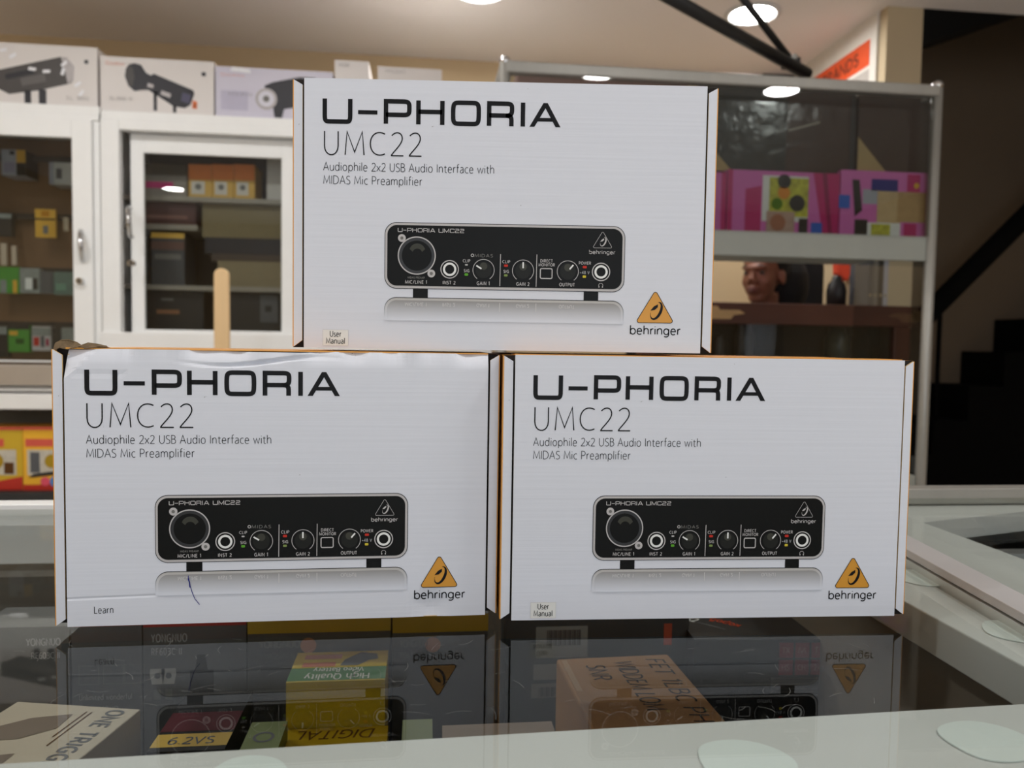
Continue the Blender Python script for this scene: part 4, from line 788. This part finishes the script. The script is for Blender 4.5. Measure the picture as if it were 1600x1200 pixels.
lx = lambda y: o3.x+(y-o3.y)*(o1.x-o3.x)/(o1.y-o3.y); ly = lambda x: o1.y+(x-o1.x)*(o2.y-o1.y)/(o2.x-o1.x)
slab2('inner_frame', [(ex(y0)+.001, y0), (lx(y0), y0), (lx(o1.y), o1.y), (ex(o1.y)+.001, o1.y)], -.02, -.001, M_BOARD)
slab2('inner_frame', [(ex(o1.y)+.001, o1.y+.0005), (o1.x, o1.y+.0005), (1.3, ly(1.3)), (1.3, yf2-.001), (ex(yf2)+.001, yf2-.001)], -.02, -.001, M_BOARD)
slab2('shelf', [(ex(y0)+.03, y0), (1.3, y0), (1.3, yf2), (ex(yf2)+.03, yf2)], -.32, -.30, mat('dim shelf', (70, 70, 64), .7))
slab2('back_panel', [(ex(yf2)+.02, yf2-.0), (1.3, yf2-.0), (1.3, yf2+.018), (ex(yf2)+.02, yf2+.018)], FLOOR, -.051, M_BOARD)
slab2('side_panel', [(ex(y0)+.002, y0), (ex(y0)+.02, y0), (ex(yf2)+.02, yf2-.001), (ex(yf2)+.002, yf2-.001)], FLOOR, -.021, MATS['taupe counter side'])

# ================================================================== GOODS UNDER THE GLASS
GRP = 'goods under the counter glass'
M_YNW = mat('grey lettering', (170, 170, 170), .5); M_YB = mat('yellow carton band', (196, 160, 40), .5); M_RB = mat('red carton band', (170, 40, 44), .5); M_LINE = mat('dim outline print', (110, 112, 112), .5)
YK = .60
def under(name, label, cat, px0, px1, pyt, Y, depth, M, prints=None, zb=ZS, top=None, pz=1030):
    x0, x1 = at(px0, pz, Y).x, at(px1, pz, Y).x; z1 = at((px0+px1)/2, pyt, Y).z
    mb = MB(); mb.box(x0, x1, Y, Y+depth, zb, z1, M, top=top); F = front(x0, Y, zb, 1.5)
    if prints: prints(mb, F, x1-x0, z1-zb)
    return tag(mb.build(name, loc=((x0+x1)/2, Y, zb)), label, cat, GRP)
def prA(mb, F, W, H):
    prect(mb, F, 0, H-.006, W, H, M_RB); 
    for i, t in enumerate(('Unlimited wonderful', 'Fast group')): ptext(mb, F, t, W*.1, H-.062-.008*i, .004, M_YNW, .0004, W*(.75-.2*i))
    for u_ in (.1, .45, .75): pline(mb, F, [(W*u_, H-.05), (W*u_+.014, H-.05), (W*u_+.014, H-.036), (W*u_, H-.036), (W*u_, H-.05)], .0006, M_LINE)
def prB(mb, F, W, H):
    prect(mb, F, 0, H-.006, W, H, M_RB); ptext(mb, F, 'YONGNUO', W*.08, H-.0175, .0058, M_YNW, .0008, W*.34, gap=.22); ptext(mb, F, 'RF603C II', W*.08, H-.0275, .0050, M_YNW, .0005, W*.29, gap=.24)
    for u_ in (.08, .19):
        ppoly(mb, F, [(W*u_, H-.05), (W*u_+.008, H-.05), (W*u_+.0095, H-.042), (W*u_+.009, H-.038), (W*u_-.001, H-.038), (W*u_-.0015, H-.042)], M_YNW); pdisc(mb, F, (W*u_+.004, H-.0435), .0022, M_BLK2, 2); prect(mb, F, W*u_+.0015, H-.062, W*u_+.0065, H-.054, M_LINE)
    prect(mb, F, W*.06, H-.066, W*.3, H-.0655, M_LINE)
    ppoly(mb, F, [(W*.45, H-.06), (W*.68, H-.06), (W*.68, H-.04), (W*.62, H-.04), (W*.60, H-.028), (W*.52, H-.028), (W*.50, H-.04), (W*.45, H-.04)], M_BLACK)
    for i, t in enumerate(('Auto on ground', 'Easier use', 'Auto flow')): ptext(mb, F, t, W*.38, H-.070-.0065*i, .0035, M_LINE, .0004, W*(.34-.05*i))
def prC(mb, F, W, H):
    prect(mb, F, 0, H-.014, W, H, M_YB); ptext(mb, F, 'YONGNUO', W*.08, H-.025, .0052, M_LINE, .0010, W*.28); ptext(mb, F, 'YN622N II', W*.08, H-.034, .0045, M_LINE, .0005, W*.24); pdisc(mb, F, (W*.42, H-.024), .006, mat('peach sticker', (190, 130, 100), .5)); 
def ul(px, pz=1010, Y=YK): return at(px, pz, Y).x
under('trigger_carton', 'dark trigger carton with a red top band, left end of the row under the glass', 'carton', 112, 222, 966, YK, .045, M_BLK2, prA)
under('trigger_carton', 'dark grey trigger carton with a red band and two white icons under the glass', 'carton', 224, 385, 966, YK, .045, M_BLK2, prB)
under('trigger_carton', 'dark carton with a yellow band behind the yellow battery box', 'carton', 387, 610, 960, YK, .045, M_BLK2, prC)
under('trigger_carton', 'dark carton with a yellow band right of the yellow battery box', 'carton', 613, 762, 960, YK, .045, M_BLK2, prC)
under('trigger_carton', 'pale grey printed carton at the left end under the glass', 'carton', -40, 108, 980, YK, .045, mat('dim grey card', (96, 96, 96), .6), lambda mb, F, W, H: (ptext(mb, F, 'YONGNUO', W*.55, H-.014, .005, M_YNW, .0008, W*.36), ptext(mb, F, 'RF603C II', W*.6, H-.024, .0045, M_YNW, .0005, W*.3)))
def prE(mb, F, W, H):
    for (u0, v0, u1, v1) in ((.16, H-.034, .44, H-.008), (.15, H-.052, .42, H-.039), (.14, H-.067, .38, H-.055)):
        prect(mb, F, W*u0, v0, W*u1, v1, mat('grey label paper', (150, 154, 152), .6))
    for i in range(22):
        uu = W*.22+i*W*.0085; prect(mb, F, uu, H-.024, uu+W*.004*(1+(i*7 % 3)*.4), H-.011, M_BLK2, 2)
    for i in range(12):
        uu = W*.18+i*W*.0095; prect(mb, F, uu, H-.066, uu+W*.004*(1+(i*5 % 3)*.4), H-.058, M_BLK2, 2)
    prect(mb, F, W*.86, H-.026, W*.905, H-.008, mat('faded orange mark', (190, 84, 60), .5))
under('barcode_carton', 'dark grey carton with pale barcode labels under the right carton', 'carton', 790, 1075, 962, YK+.012, .04, mat('slate card', (60, 66, 70), .6), prE)
# black radio trigger carton, turned, with red tiles
xF = at(1078, 1010, YK).x
FB = MB(); xF1 = at(1316, 1010, YK-.01).x; zF = at(1200, 1000, YK-.015).z
FB.box(0, xF1-xF-.004, 0, .05, 0, zF-ZS, mat('black trigger card', (40, 41, 43), .5)); Ff = front(0, 0, 0, 1.5); W = xF1-xF-.004; H = zF-ZS
M_TILE = mat('red icon tile', (168, 52, 58), .5)
for i in range(4):
    for j in range(2):
        u0 = W*.57+i*W*.108; v0 = H-.0150-j*.0140; prect(FB, Ff, u0, v0, u0+W*.095, v0+.0125, M_TILE); ptext(FB, Ff, ('TX', 'M', 'T1', 'OK', 'HS', 'CH', '2.4', '16')[i+4*j], u0+W*.02, v0+.004, .0045, mat('pale pink print', (206, 130, 130), .5), .0005, W*.05, k=2)
prect(FB, Ff, W*.52, H-.044, W*.93, H-.031, M_LINE, 1); 
for j in range(4): prect(FB, Ff, W*.54, H-.042+j*.003, W*.91, H-.0413+j*.003, M_BLK2, 2)
Ft = Face((0, 0, zF-ZS), (1, 0, 0), (0, 1, 0), (0, 0, 1)); Ft.g = 1.5
Fd = Face((W*.0, .046, zF-ZS), (.75, -.66, 0), (.66, .75, 0), (0, 0, 1)); Fd.g = 1.5
ptext(FB, Fd, 'X2', .004, .002, .009, M_WHITE, .0014, .009); prect(FB, Fd, .015, .003, .04, .0035, M_YNW); ptext(FB, Fd, 'godox', .020, .016, .008, mat('orange red print', (214, 80, 50), .5), .0012, .026)
o = FB.build('trigger_carton'); o.location = (xF, YK-.01, ZS); o.rotation_euler = (0, 0, math.radians(-4)); tag(o, 'black carton with red square icons under the glass, right of the brown box', 'carton', GRP)
# yellow battery box, lettering upside down on its top
zt = -.085; yb0 = atz(528, 1064, zt).y; yb1 = atz(540, 1018, zt).y; xb0 = atz(448, 1064, zt).x; xb1 = atz(602, 1058, zt).x
M_BY = mat('battery box yellow', (214, 186, 30), .4, var=.05); M_BG = mat('battery box green', (40, 120, 50), .4)
mb = MB(); W, D_ = xb1-xb0, yb1-yb0; mb.box(xb0, xb1, yb0, yb1, ZS, zt, M_BY)
Ft = Face((xb1, yb1, zt), (-1, 0, 0), (0, -1, 0), (0, 0, 1)); Ft.g = 1.2
prect(mb, Ft, 0, D_*.56, W, D_*.97, M_BG); ptext(mb, Ft, 'Video Battery', W*.24, D_*.58, D_*.13, M_WHITE, .0008, W*.52, k=2); ptext(mb, Ft, 'High Quality', W*.17, D_*.78, D_*.17, M_WHITE, .0010, W*.66, k=2)
prect(mb, Ft, W*.55, D_*.38, W*.9, D_*.52, mat('battery box red', (206, 110, 70), .5)); prect(mb, Ft, W*.5, D_*.1, W*.9, D_*.26, mat('battery box rose', (190, 130, 110), .5))
ppoly(mb, Ft, [(W*.12, D_*.12), (W*.3, D_*.05), (W*.46, D_*.3), (W*.5, D_*.5), (W*.3, D_*.5), (W*.2, D_*.34), (W*.1, D_*.3)], M_BLK2, 2)
Ftr = Face((xb0, yb0, ZS), (1, 0, 0), (0, 0, 1), (0, -1, 0)); prect(mb, Ftr, 0, zt-ZS-.006, W, zt-ZS-.0055, M_YB)
bbx = tag(mb.build('battery_box', loc=((xb0+xb1)/2, yb0, ZS)), 'yellow battery box with a green stripe under the glass, standing upright', 'box', GRP)
y2b = yb0-.002; zt2 = at(528, 1137, y2b).z; y2a = y2b-.055; xx0 = xb0-.004; xx1 = atz(606, 1140, zt2).x
mb = MB(); mb.box(xx0, xx1, y2a, y2b, ZS, zt2, mat('battery box bright yellow', (232, 196, 30), .4))
Ft = Face((xx1, y2b, zt2), (-1, 0, 0), (0, -1, 0), (0, 0, 1)); Ft.g = 1.2; ptext(mb, Ft, 'DIGITAL', (xx1-xx0)*.12, .004, .011, mat('brown lettering', (120, 76, 20), .5), .0014, (xx1-xx0)*.7, slant=.2)
tag(mb.build('battery_box', loc=((xx0+xx1)/2, y2a, ZS)), 'bright yellow battery box lying against the upright one, next to the frame', 'box', GRP)
# brown carton with handwriting
zt = -.075; P = [atz(*q, zt) for q in ((883, 1045), (948, 1022), (1058, 1022), (1150, 1130))]
A_ = atz(905, 1062, zt); B_ = atz(905+60, 1018, zt)
BC = MB(); L_ = .115; Wd = .085; 
BC.box(0, Wd, 0, L_, 0, zt-ZS, mat('brown cardboard', (176, 130, 84), .75, var=.08, scale=20)); Ft = Face((Wd*.95, L_*.96, zt-ZS), (0, -1, 0), (1, 0, 0), (0, 0, 1)); Ft.g = 2; MP = mat('marker pen', (52, 36, 26), .7)
for i, (tx, vv, uu, ww) in enumerate((('FET 1LBC PH', -.016, .004, .095), ('WIDDEM LOM', -.040, .006, .075), ('SNR', -.062, .010, .024))): ptext(BC, Ft, tx, uu, vv, .0125, MP, .0014, ww, slant=.12)
prect(BC, Ft, .0, -.078, .05, -.074, mat('clear tape', (186, 146, 100), .3))
o = BC.build('cardboard_box', bevel=.002); q = atz(905, 1115, zt); o.location = (q.x+.004, q.y-.03, ZS); o.rotation_euler = (0, 0, math.radians(2)); tag(o, 'brown cardboard box with black handwriting under the glass', 'box', GRP)
# beige ONE TRIGGER box, left front
zt = -.085; OB = MB(); w_, l_ = .085, .11
OB.box(0, w_, 0, l_, 0, zt-ZS, mat('beige box card', (186, 176, 158), .6)); Ft = Face((w_, l_, zt-ZS), (0, -1, 0), (1, 0, 0), (0, 0, 1)); Ft.g = 2
ptext(OB, Ft, 'ONE TRIGGER', .004, -.018, .010, M_BLK2, .0018, .074, gap=.2); prect(OB, Ft, .008, -.0285, .05, -.0275, MATS['brown print']); prect(OB, Ft, .008, -.032, .04, -.031, MATS['brown print'])
ppoly(OB, Ft, [(.012, -.038), (.03, -.036), (.045, -.05), (.05, -.07), (.035, -.075), (.02, -.06)], mat('taupe shape print', (120, 108, 98), .5)); ppoly(OB, Ft, [(.06, -.04), (.085, -.038), (.09, -.06), (.07, -.066)], MATS['taupe shape print'])
pline(OB, Ft, [(.03, -.078), (.06, -.078), (.06, -.0845), (.03, -.0845), (.03, -.078)], .0012, mat('dull red print', (150, 84, 70), .5))
q = atz(220, 1108, zt); o = OB.build('trigger_box', bevel=.0008); th = math.radians(-12); o.rotation_euler = (0, 0, th)
cw = Vector((w_*math.cos(th)-l_*math.sin(th), w_*math.sin(th)+l_*math.cos(th), 0)); o.location = (q.x-cw.x, q.y-cw.y, ZS); tag(o, 'beige box with big dark lettering at the lower left under the glass', 'box', GRP)
# maroon and black box with yellow band, green packs, pale carton
def flat(name, label, px0, px1, py0, py1, zt, M, prints=None):
    x0 = atz(px0, (py0+py1)/2, zt).x; x1 = atz(px1, (py0+py1)/2, zt).x; mx = (px0+px1)/2; y1 = atz(mx, py0, zt).y; y0 = atz(mx, py1, zt).y
    mb = MB(); mb.box(x0, x1, y0, y1, ZS, zt, M); Ft = Face((x0, y0, zt), (1, 0, 0), (0, 1, 0), (0, 0, 1)); Ft.g = 1.5
    if prints: prints(mb, Ft, x1-x0, y1-y0)
    tag(mb.build(name, loc=((x0+x1)/2, y0, ZS)), label, 'box', GRP)
flat('accessory_box', 'black and maroon box with a yellow band between beige and yellow boxes', 262, 372, 1082, 1172, -.10, mat('black print card', (36, 36, 38), .4), lambda mb, F, W, D: (prect(mb, F, 0, D*.3, W, D*.62, mat('maroon print', (84, 30, 40), .4)), prect(mb, F, 0, D*.06, W, D*.26, M_YB), ptext(mb, F, '6.2VS', W*.2, D*.1, D*.1, M_BLK2, .0012, W*.6, k=2)))
flat('memory_card_pack', 'olive green pack left of the yellow battery box', 383, 440, 1128, 1178, -.105, mat('olive green card', (100, 116, 40), .45), lambda mb, F, W, D: pline(mb, F, circ((W*.5, D*.5), W*.25), .002, M_BLK2))
flat('memory_card_pack', 'olive green pack right of the yellow battery box', 628, 676, 1124, 1170, -.105, MATS['olive green card'])
flat('pale_carton', 'pale pinkish carton lying flat beside the frame, left of the brown box', 692, 872, 1130, 1185, -.10, mat('pinkish card', (166, 150, 138), .6))

# ================================================================== THE THREE WHITE CARTONS
PW, PH, BD = .2227, .148, .125
def logo(mb, F, cx, cy, s, Mfill, Mline, k=1, lw=.00035):
    """rounded triangle of width s and its curled mark; (cx, cy) middle of the base"""
    h = s*.85; P = [(-s*.5, 0), (s*.5, 0), (0, h)]; r = s*.055; out = []
    cen = [(-s*.5+r*1.75, r), (s*.5-r*1.75, r), (0, h-r*2.05)]; angs = [(145, 270), (270, 395), (35, 145)]
    for (x, y), (a0, a1) in zip(cen, angs): out += [(cx+x+r*math.cos(math.radians(a0+(a1-a0)*i/8)), cy+y+r*math.sin(math.radians(a0+(a1-a0)*i/8))) for i in range(9)]
    if Mfill: ppoly(mb, F, out, Mfill, k)
    pline(mb, F, out+[out[0]], lw, Mline, k+1)
    ox, oy = cx+s*.03, cy+h*.37; ca, sa = math.cos(math.radians(-24)), math.sin(math.radians(-24)); A = []; B = []
    for i in range(25):                                  # crescent: thick on the right, tapering round the bottom
        t = math.radians(112-265*i/24); th = .055*s*max(.12, math.sin(math.pi*(i/24)**.8)); 
        x, y = .125*s*math.cos(t), .235*s*math.sin(t); nx, ny = math.cos(t), math.sin(t)
        A.append((x+nx*th*.5, y+ny*th*.5)); B.append((x-nx*th*.8, y-ny*th*.8))
    R_ = lambda p: (ox+p[0]*ca-p[1]*sa, oy+p[0]*sa+p[1]*ca)
    for i in range(24): ppoly(mb, F, [R_(A[i]), R_(A[i+1]), R_(B[i+1]), R_(B[i])], Mline, k+1)
    ppoly(mb, F, [R_(p) for p in ((-.03*s, .17*s), (.0*s, .10*s), (-.045*s, .0*s), (-.14*s, -.06*s), (-.10*s, .08*s))], Mline, k+1)
def front_prints(mb, F, learn, flipref=True):
    k0 = .3533e-3; U = lambda px: .01066+(px-505.7)*k0; v0 = .1240; hh = .0130
    for ch, p0, p1 in (('U', 505.7, 548.9), ('-', 559.3, 589.4), ('P', 600.2, 640.9), ('H', 650.8, 693.1), ('O', 705, 750), ('R', 761.3, 802), ('I', 813, 820.3), ('A', 827.2, 875.9)):
        w0, d = EXT[ch]; wst = .00245
        if ch == 'A':
            X = lambda t: U(p0)+t*(U(p1)-U(p0)); V_ = lambda t: v0+t*hh
            for pl in ([(0,0),(.16,0),(.508,.78),(.508,1),(.44,1)], [(.508,.78),(.84,0),(1,0),(.577,1),(.508,1)], [(.26,.226),(.755,.226),(.69,.377),(.325,.377)]): ppoly(mb, F, [(X(a_), V_(b_)) for a_, b_ in pl], M_INK)
            continue
        for stk in strokes(d):
            xs = [q for q in stk]
            sx_ = (U(p1)-U(p0))/w0
            pts = [(U(p0)+q[0]*sx_, v0+q[1]*hh) for q in stk]
            if ch == 'I': pts = [((U(p0)+U(p1))/2, v0), ((U(p0)+U(p1))/2, v0+hh)]
            pline(mb, F, pts, wst*(.92 if ch in '-' else 1), M_INK)
    ptext(mb, F, 'UMC22', .0105, .10665, .0127, M_INK, .00068, .0542, gap=.19)
    ptext(mb, F, 'Audiophile 2x2 USB Audio Interface with', .01066, .0980, .0044, M_INK2, .00036, .0945, gap=.12)
    ptext(mb, F, 'MIDAS Mic Preamplifier', .01066, .0907, .0044, M_INK2, .00036, .0545, gap=.12)
    if learn: ptext(mb, F, 'Learn', .0184, .0070, .0036, M_INK, .00034, .0098, center=True)
    ptext(mb, F, 'behringer', .1826, .01035, .0046, M_INK, .00062, .0285, gap=.1, k=1)
def picture(mb, F):
    k_ = 4.5e-5
    def L(px, py): return (.08104+(px-828)*k_, .0447-((py-608)-.017*(px-828))*k_)
    def R(px, py): return (.16564+(px-1187)*k_, .0447-((py-640)-.017*(px-1187))*k_)
    x0, x1, yb, yt = .0447, .1789, .0335, .0703
    ppoly(mb, F, rrect(x0, yb, x1, yt, .0066), M_BLACK, 1); ppoly(mb, F, rrect(x0+.0004, yb+.0004, x1-.0004, yt-.0004, .0063), M_SILV, 2); ppoly(mb, F, rrect(x0+.00155, yb+.0017, x1-.00155, yt-.0016, .0052), M_PANEL, 3)
    for q0, q1 in ((L(375, 0)[0], L(560, 0)[0]), (R(977, 0)[0], R(1160, 0)[0])): prect(mb, F, q0, .0288, q1, yb+.0002, M_PANEL, 1)
    def tx(s, fn, xa, xb, yb_, cap, M=M_SILV, w=.00028, font=G, gap=.22, flip=False):
        a_ = fn(xa, yb_); b_ = fn(xb, yb_); ptext(mb, F, s, a_[0], a_[1], cap*k_, M, w, b_[0]-a_[0], font, gap, 5, False, flip)
    tx('U-PHORIA UMC22', L, 185, 1003, 148, 48, M_SILV, .00035, EXT, .22)
    c = L(420, 440); pdisc(mb, F, c, 222*k_, M_BLACK, 4)
    pdisc(mb, F, c, 185*k_, M_PANEL, 5); ppoly(mb, F, circ((c[0]+.0003, c[1]+.0022), 100*k_, 24, 18, 162)+circ((c[0]+.0003, c[1]+.0012), 60*k_, 24, 162, 18), M_MIDG, 6)
    pline(mb, F, circ(c, 228*k_, 60), 14*k_, M_SILV, 6)
    for q in (L(235, 225), L(602, 660)): pdisc(mb, F, q, 48*k_, M_SILV, 7); pdisc(mb, F, q, 20*k_, M_SILD, 8)
    ptext(mb, F, 'MIDAS PREAMP', L(310, 0)[0], L(420, 722)[1], 22*k_, M_SILD, .0002, 210*k_, G, .2, 5)
    tx('MIC/LINE 1', L, 280, 548, 782, 38)
    for c in (L(828, 608), R(1187, 640)):
        pline(mb, F, circ(c, 108*k_, 50), 12*k_, M_SILV, 5); pline(mb, F, circ(c, 70*k_, 44), 26*k_, M_WHITE, 5)
    tx('INST 2', L, 745, 900, 790, 38)
    def led(c, w_, h_, M): ppoly(mb, F, rrect(c[0]-w_*k_/2, c[1]-h_*k_/2, c[0]+w_*k_/2, c[1]+h_*k_/2, h_*k_*.3, 4), M, 5)
    tx('CLIP', L, 992, 1080, 520, 33, w=.00024); led(L(1035, 552), 34, 18, M_SILV); tx('SIG', L, 1004, 1072, 642, 33, w=.00024); led(L(1035, 672), 44, 30, M_GREEN)
    pline(mb, F, circ(L(1108, 436), 16*k_, 20), 8*k_, M_SILV, 5); tx('MIDAS', L, 1136, 1360, 456, 36, M_SILD, .00026)
    def knob(c, ptr, lab):
        pline(mb, F, circ(c, 132*k_, 50, -54, 234), 7*k_, M_SILV, 5); pdisc(mb, F, c, 100*k_, M_DARKG, 5)
        pdisc(mb, F, (c[0], c[1]+48*k_), 46*k_, M_MIDG, 6, 24)
        pline(mb, F, ptr, 19*k_, M_WHITE, 7)
    knob(L(1248, 618), [L(1158, 562), L(1222, 602)], 0); tx('GAIN 1', L, 1168, 1325, 800, 40)
    pline(mb, F, [L(1456, 420), L(1452, 815)], 8*k_, M_SILV, 5)
    tx('CLIP', L, 1482, 1575, 530, 33, w=.00024); led(L(1525, 563), 48, 30, M_RED); tx('SIG', L, 1496, 1562, 650, 33, w=.00024); led(L(1525, 683), 44, 28, M_GREENG)
    knob(R(217, 625), [R(217, 520), R(217, 595)], 0); tx('GAIN 2', R, 137, 297, 808, 38)
    pline(mb, F, [R(386, 425), R(382, 822)], 8*k_, M_SILV, 5)
    tx('DIRECT', R, 432, 582, 520, 34, w=.00024); tx('MONITOR', R, 410, 610, 568, 34, w=.00024)
    a_, b_ = R(432, 720), R(578, 600); q = rrect(a_[0], a_[1], b_[0], b_[1], .0008, 5); pline(mb, F, q+[q[0]], 12*k_, M_SILV, 5)
    knob(R(773, 635), [R(795, 608), R(840, 555)], 0); tx('OUTPUT', R, 672, 862, 815, 38)
    tx('POWER', R, 910, 1058, 547, 34, w=.00024); led(R(983, 580), 50, 30, M_RED); tx('+48 V', R, 922, 1042, 664, 34, M_YNW, .00026); led(R(980, 698), 42, 30, M_YEL)
    c = R(1187, 808); pline(mb, F, circ(c, 27*k_, 20, -30, 210), 5*k_, M_SILV, 5)
    for s in (-22, 22): prect(mb, F, c[0]+(s-6)*k_, c[1]-26*k_, c[0]+(s+6)*k_, c[1]-6*k_, M_SILV, 5)
    q = R(1198, 345); logo(mb, F, q[0], q[1], 245*k_, None, M_SILV, 5, .0002); tx('behringer', R, 1033, 1357, 415, 44, M_SILV, .00032, G, .1)
    # mirrored reflection printed below
    rt = rrect(x0, .0288-.0128, x1, .0288, .0062, 10)
    cut = .0158
    P = [(x, max(y, cut)) for x, y in rrect(x0, .0288-.02, x1, .0288, .0066, 10)]
    ppoly(mb, F, P, M_RFO, 1); P = [(x, max(y, cut)) for x, y in rrect(x0+.0004, .0288-.02, x1-.0004, .0288-.0004, .0063, 10)]; ppoly(mb, F, P, M_RFS, 2)
    P = [(x, max(y, cut)) for x, y in rrect(x0+.0016, .0288-.02, x1-.0016, .0288-.0017, .0052, 10)]; ppoly(mb, F, P, M_RFP, 3)
    for s, fn, xa, xb in (('MIC/LINE 1', L, 280, 548), ('INST 2', L, 745, 900), ('GAIN 1', L, 1168, 1325), ('GAIN 2', R, 137, 297), ('OUTPUT', R, 672, 862)):
        ptext(mb, F, s, fn(xa, 0)[0], .0258, 38*k_, M_CARDLT, .0003, (xb-xa)*k_, G, .14, 4, False, True)
    for q in (L(1454, 0)[0], R(384, 0)[0]): prect(mb, F, q-.0002, .0215, q+.0002, .0265, M_CARDLT, 4)
cc = rgb(*CARD_C)
M_RFO = ramp_mat('printed reflection rim', .017, cc, .0288, rgb(28, 28, 26)); M_RFS = ramp_mat('printed reflection band', .017, cc, .0288, rgb(188, 184, 178)); M_RFP = ramp_mat('printed reflection', .0165, cc, .0288, rgb(140, 136, 130)); M_CARDLT = mat('printed pale grey', (206, 204, 202), .5)
def panel(damaged):
    mb = MB()
    if not damaged: mb.box(0, PW, 0, .0025, 0, PH, M_CARD, top=M_EDGE)
    else:
        nx, nz = 70, 56; V = {}
        def dep(u, v):
            d = 0
            t = max(0, (v-.1385)/.0095)
            d += .0050*t*t*(.5+.5*math.sin(u*95+.8*math.sin(u*210)))*(1 if u > .03 else .4)
            d += .0030*max(0, 1-abs(v-(.1425+.0025*math.sin(u*60)))/.0016)*max(0, 1-abs(u-.1)/.045)
            d += .006*max(0, 1-(u+max(0, PH-v))/.016)                # crushed corner
            d += .0003*max(0, 1-abs(v-(.0150+.02*u))/.0010)*(1 if u < .12 else 0)
            d += .0012*max(0, 1-((u-.192)**2+(v-.006)**2)**.5/.012)
            d += .0004*max(0, 1-abs(v-.1345+.02*max(0, u-.04))/.0007)*(1 if .005 < u < .03 else 0)
            return d
        us = [PW*i/nx for i in range(nx+1)]; vs = sorted(set([PH*i/nz for i in range(nz+1)]+[.1385+.00095*i/1.5 for i in range(15)]+[.014+.0005*i for i in range(10)]))
        base = len(mb.v); W_ = nx+1
        for v in vs:
            for u in us: mb.v.append((u, dep(u, v), v - (.0015*max(0, 1-abs(u-.105)/.03) if v == vs[-1] else 0) - (.0012*max(0, 1-u/.02) if v == vs[-1] else 0)))
        mi = mb._m(M_CARD)
        for j in range(len(vs)-1):
            for i in range(nx): mb.f.append((base+j*W_+i, base+j*W_+i+1, base+(j+1)*W_+i+1, base+(j+1)*W_+i)); mb.mi.append(mi)
        mb.box(0, PW, .005, .0065, .0, PH-.003, M_EDGE)
        mb.box(0, PW, .0005, .005, -.0, .0004, M_EDGE)
    return mb
def carton(damaged, label, x, y, z, yaw):
    wx_, wy_ = yawed(x, y)
    r = empty('audio_interface_carton', (wx_, wy_, z), math.radians(yaw)-PSI, label, 'carton', 'white audio interface cartons stacked on the counter')
    F = front(0, 0, 0, 1)
    mb = panel(damaged); front_prints(mb, F, damaged); fp = mb.build('front_panel', r)
    mb = MB(); picture(mb, F); mb.build('product_picture', fp)
    mb = MB(); logo(mb, F, .19655, .01675, .0217, M_ORANGE, M_INK); mb.build('amber_logo', fp)
    if not damaged:
        mb = MB(); prect(mb, F, .0106, .0012, .0248, .0101, mat('sticker paper', (230, 229, 224), .5), 1)
        pline(mb, F, [(.0106, .0012), (.0248, .0012), (.0248, .0101), (.0106, .0101), (.0106, .0012)], .00012, M_SILV, 2)
        ptext(mb, F, 'User', .0177, .0063, .0030, M_INK, .00036, .0062, center=True, k=2); ptext(mb, F, 'Manual', .0177, .0024, .0030, M_INK, .00036, .0104, center=True, k=2); mb.build('manual_sticker', fp)
    else:
        mb = MB(); pline(mb, F, [(.0618, .0265), (.0622, .0235), (.0628, .0205), (.0640, .0165), (.0652, .0135), (.0675, .0105)], .00035, M_PEN, 6); pline(mb, F, [(.0616, .0250), (.0624, .0228), (.0626, .020)], .0006, M_PEN, 6); mb.build('pen_mark', fp)
    g = .0011; fw = .0049; am = .0006
    for s in (0, 1):
        xi, xo = (-g, -g-fw) if s == 0 else (PW+g, PW+g+fw)
        mb = MB(); zl, zh = .0028, PH-.0035
        P = [(xi, .0006, zl+.0012), (xo, .0012, .0004), (xo, .0012, PH-.0006), (xi, .0006, zh)]
        if s: P = P[::-1]
        mb.prism(P, (0, .0014, 0), M_CARD, M_EDGE); mb.build('side_flap', r)
    mb = MB(); e = g+fw
    mb.box(-e-am, PW+e+am, .0068 if damaged else .0028, BD, 0, PH-.0002, M_AMBER, front=M_DARKIN)
    for s in (-1, 1):                                   # side walls run forward to the flaps
        xx = -e-am if s < 0 else PW+e; mb.box(xx, xx+am, .0014, .03, .0004, PH-.0006, M_AMBER)
    mb.box(.0, PW, .0026, .03, PH-.0002, PH+.0004, M_AMBER)
    mb.build('carton_body', r)
    if damaged:
        mb = MB(); random.seed(3); n = 9; rows = []
        for i in range(n):
            t = i/(n-1); xx = -.006+t*.026
            rows.append([(xx+random.uniform(-.0006, .0006), .0022+.002*j+random.uniform(-.0005, .0005), PH-.0035*(1 if j == 0 else 0)*max(0, 1-t*1.4)+.0034*math.sin(j*1.1+.4)*(1-t*.8)+random.uniform(-.0014, .0020)*(1-t*.7)+.0006) for j in range(5)])
        for i in range(n-1):
            for j in range(4): mb.face([rows[i][j], rows[i+1][j], rows[i+1][j+1], rows[i][j+1]], M_KRAFT)
        tc = mb.build('torn_corner', r); so = tc.modifiers.new('solid', 'SOLIDIFY'); so.thickness = .0006
    return r
CR = carton(False, 'clean white carton at the lower right of the stack, user manual sticker', .0017, .4258, 0.0002, 4.51)
CL = carton(True, 'dented white carton at the lower left, torn corner and blue pen mark', -.2342, .4056, 0.0002, 7.35)
CTp = copy_tree(CR); X_, Y_ = yawed(-.1168, .4353); CTp.location = (X_, Y_, PH+.0012+.0012); CTp.rotation_euler = (0, 0, math.radians(1.0)-PSI)
CTp['label'] = 'white carton on top, resting across the two lower cartons'
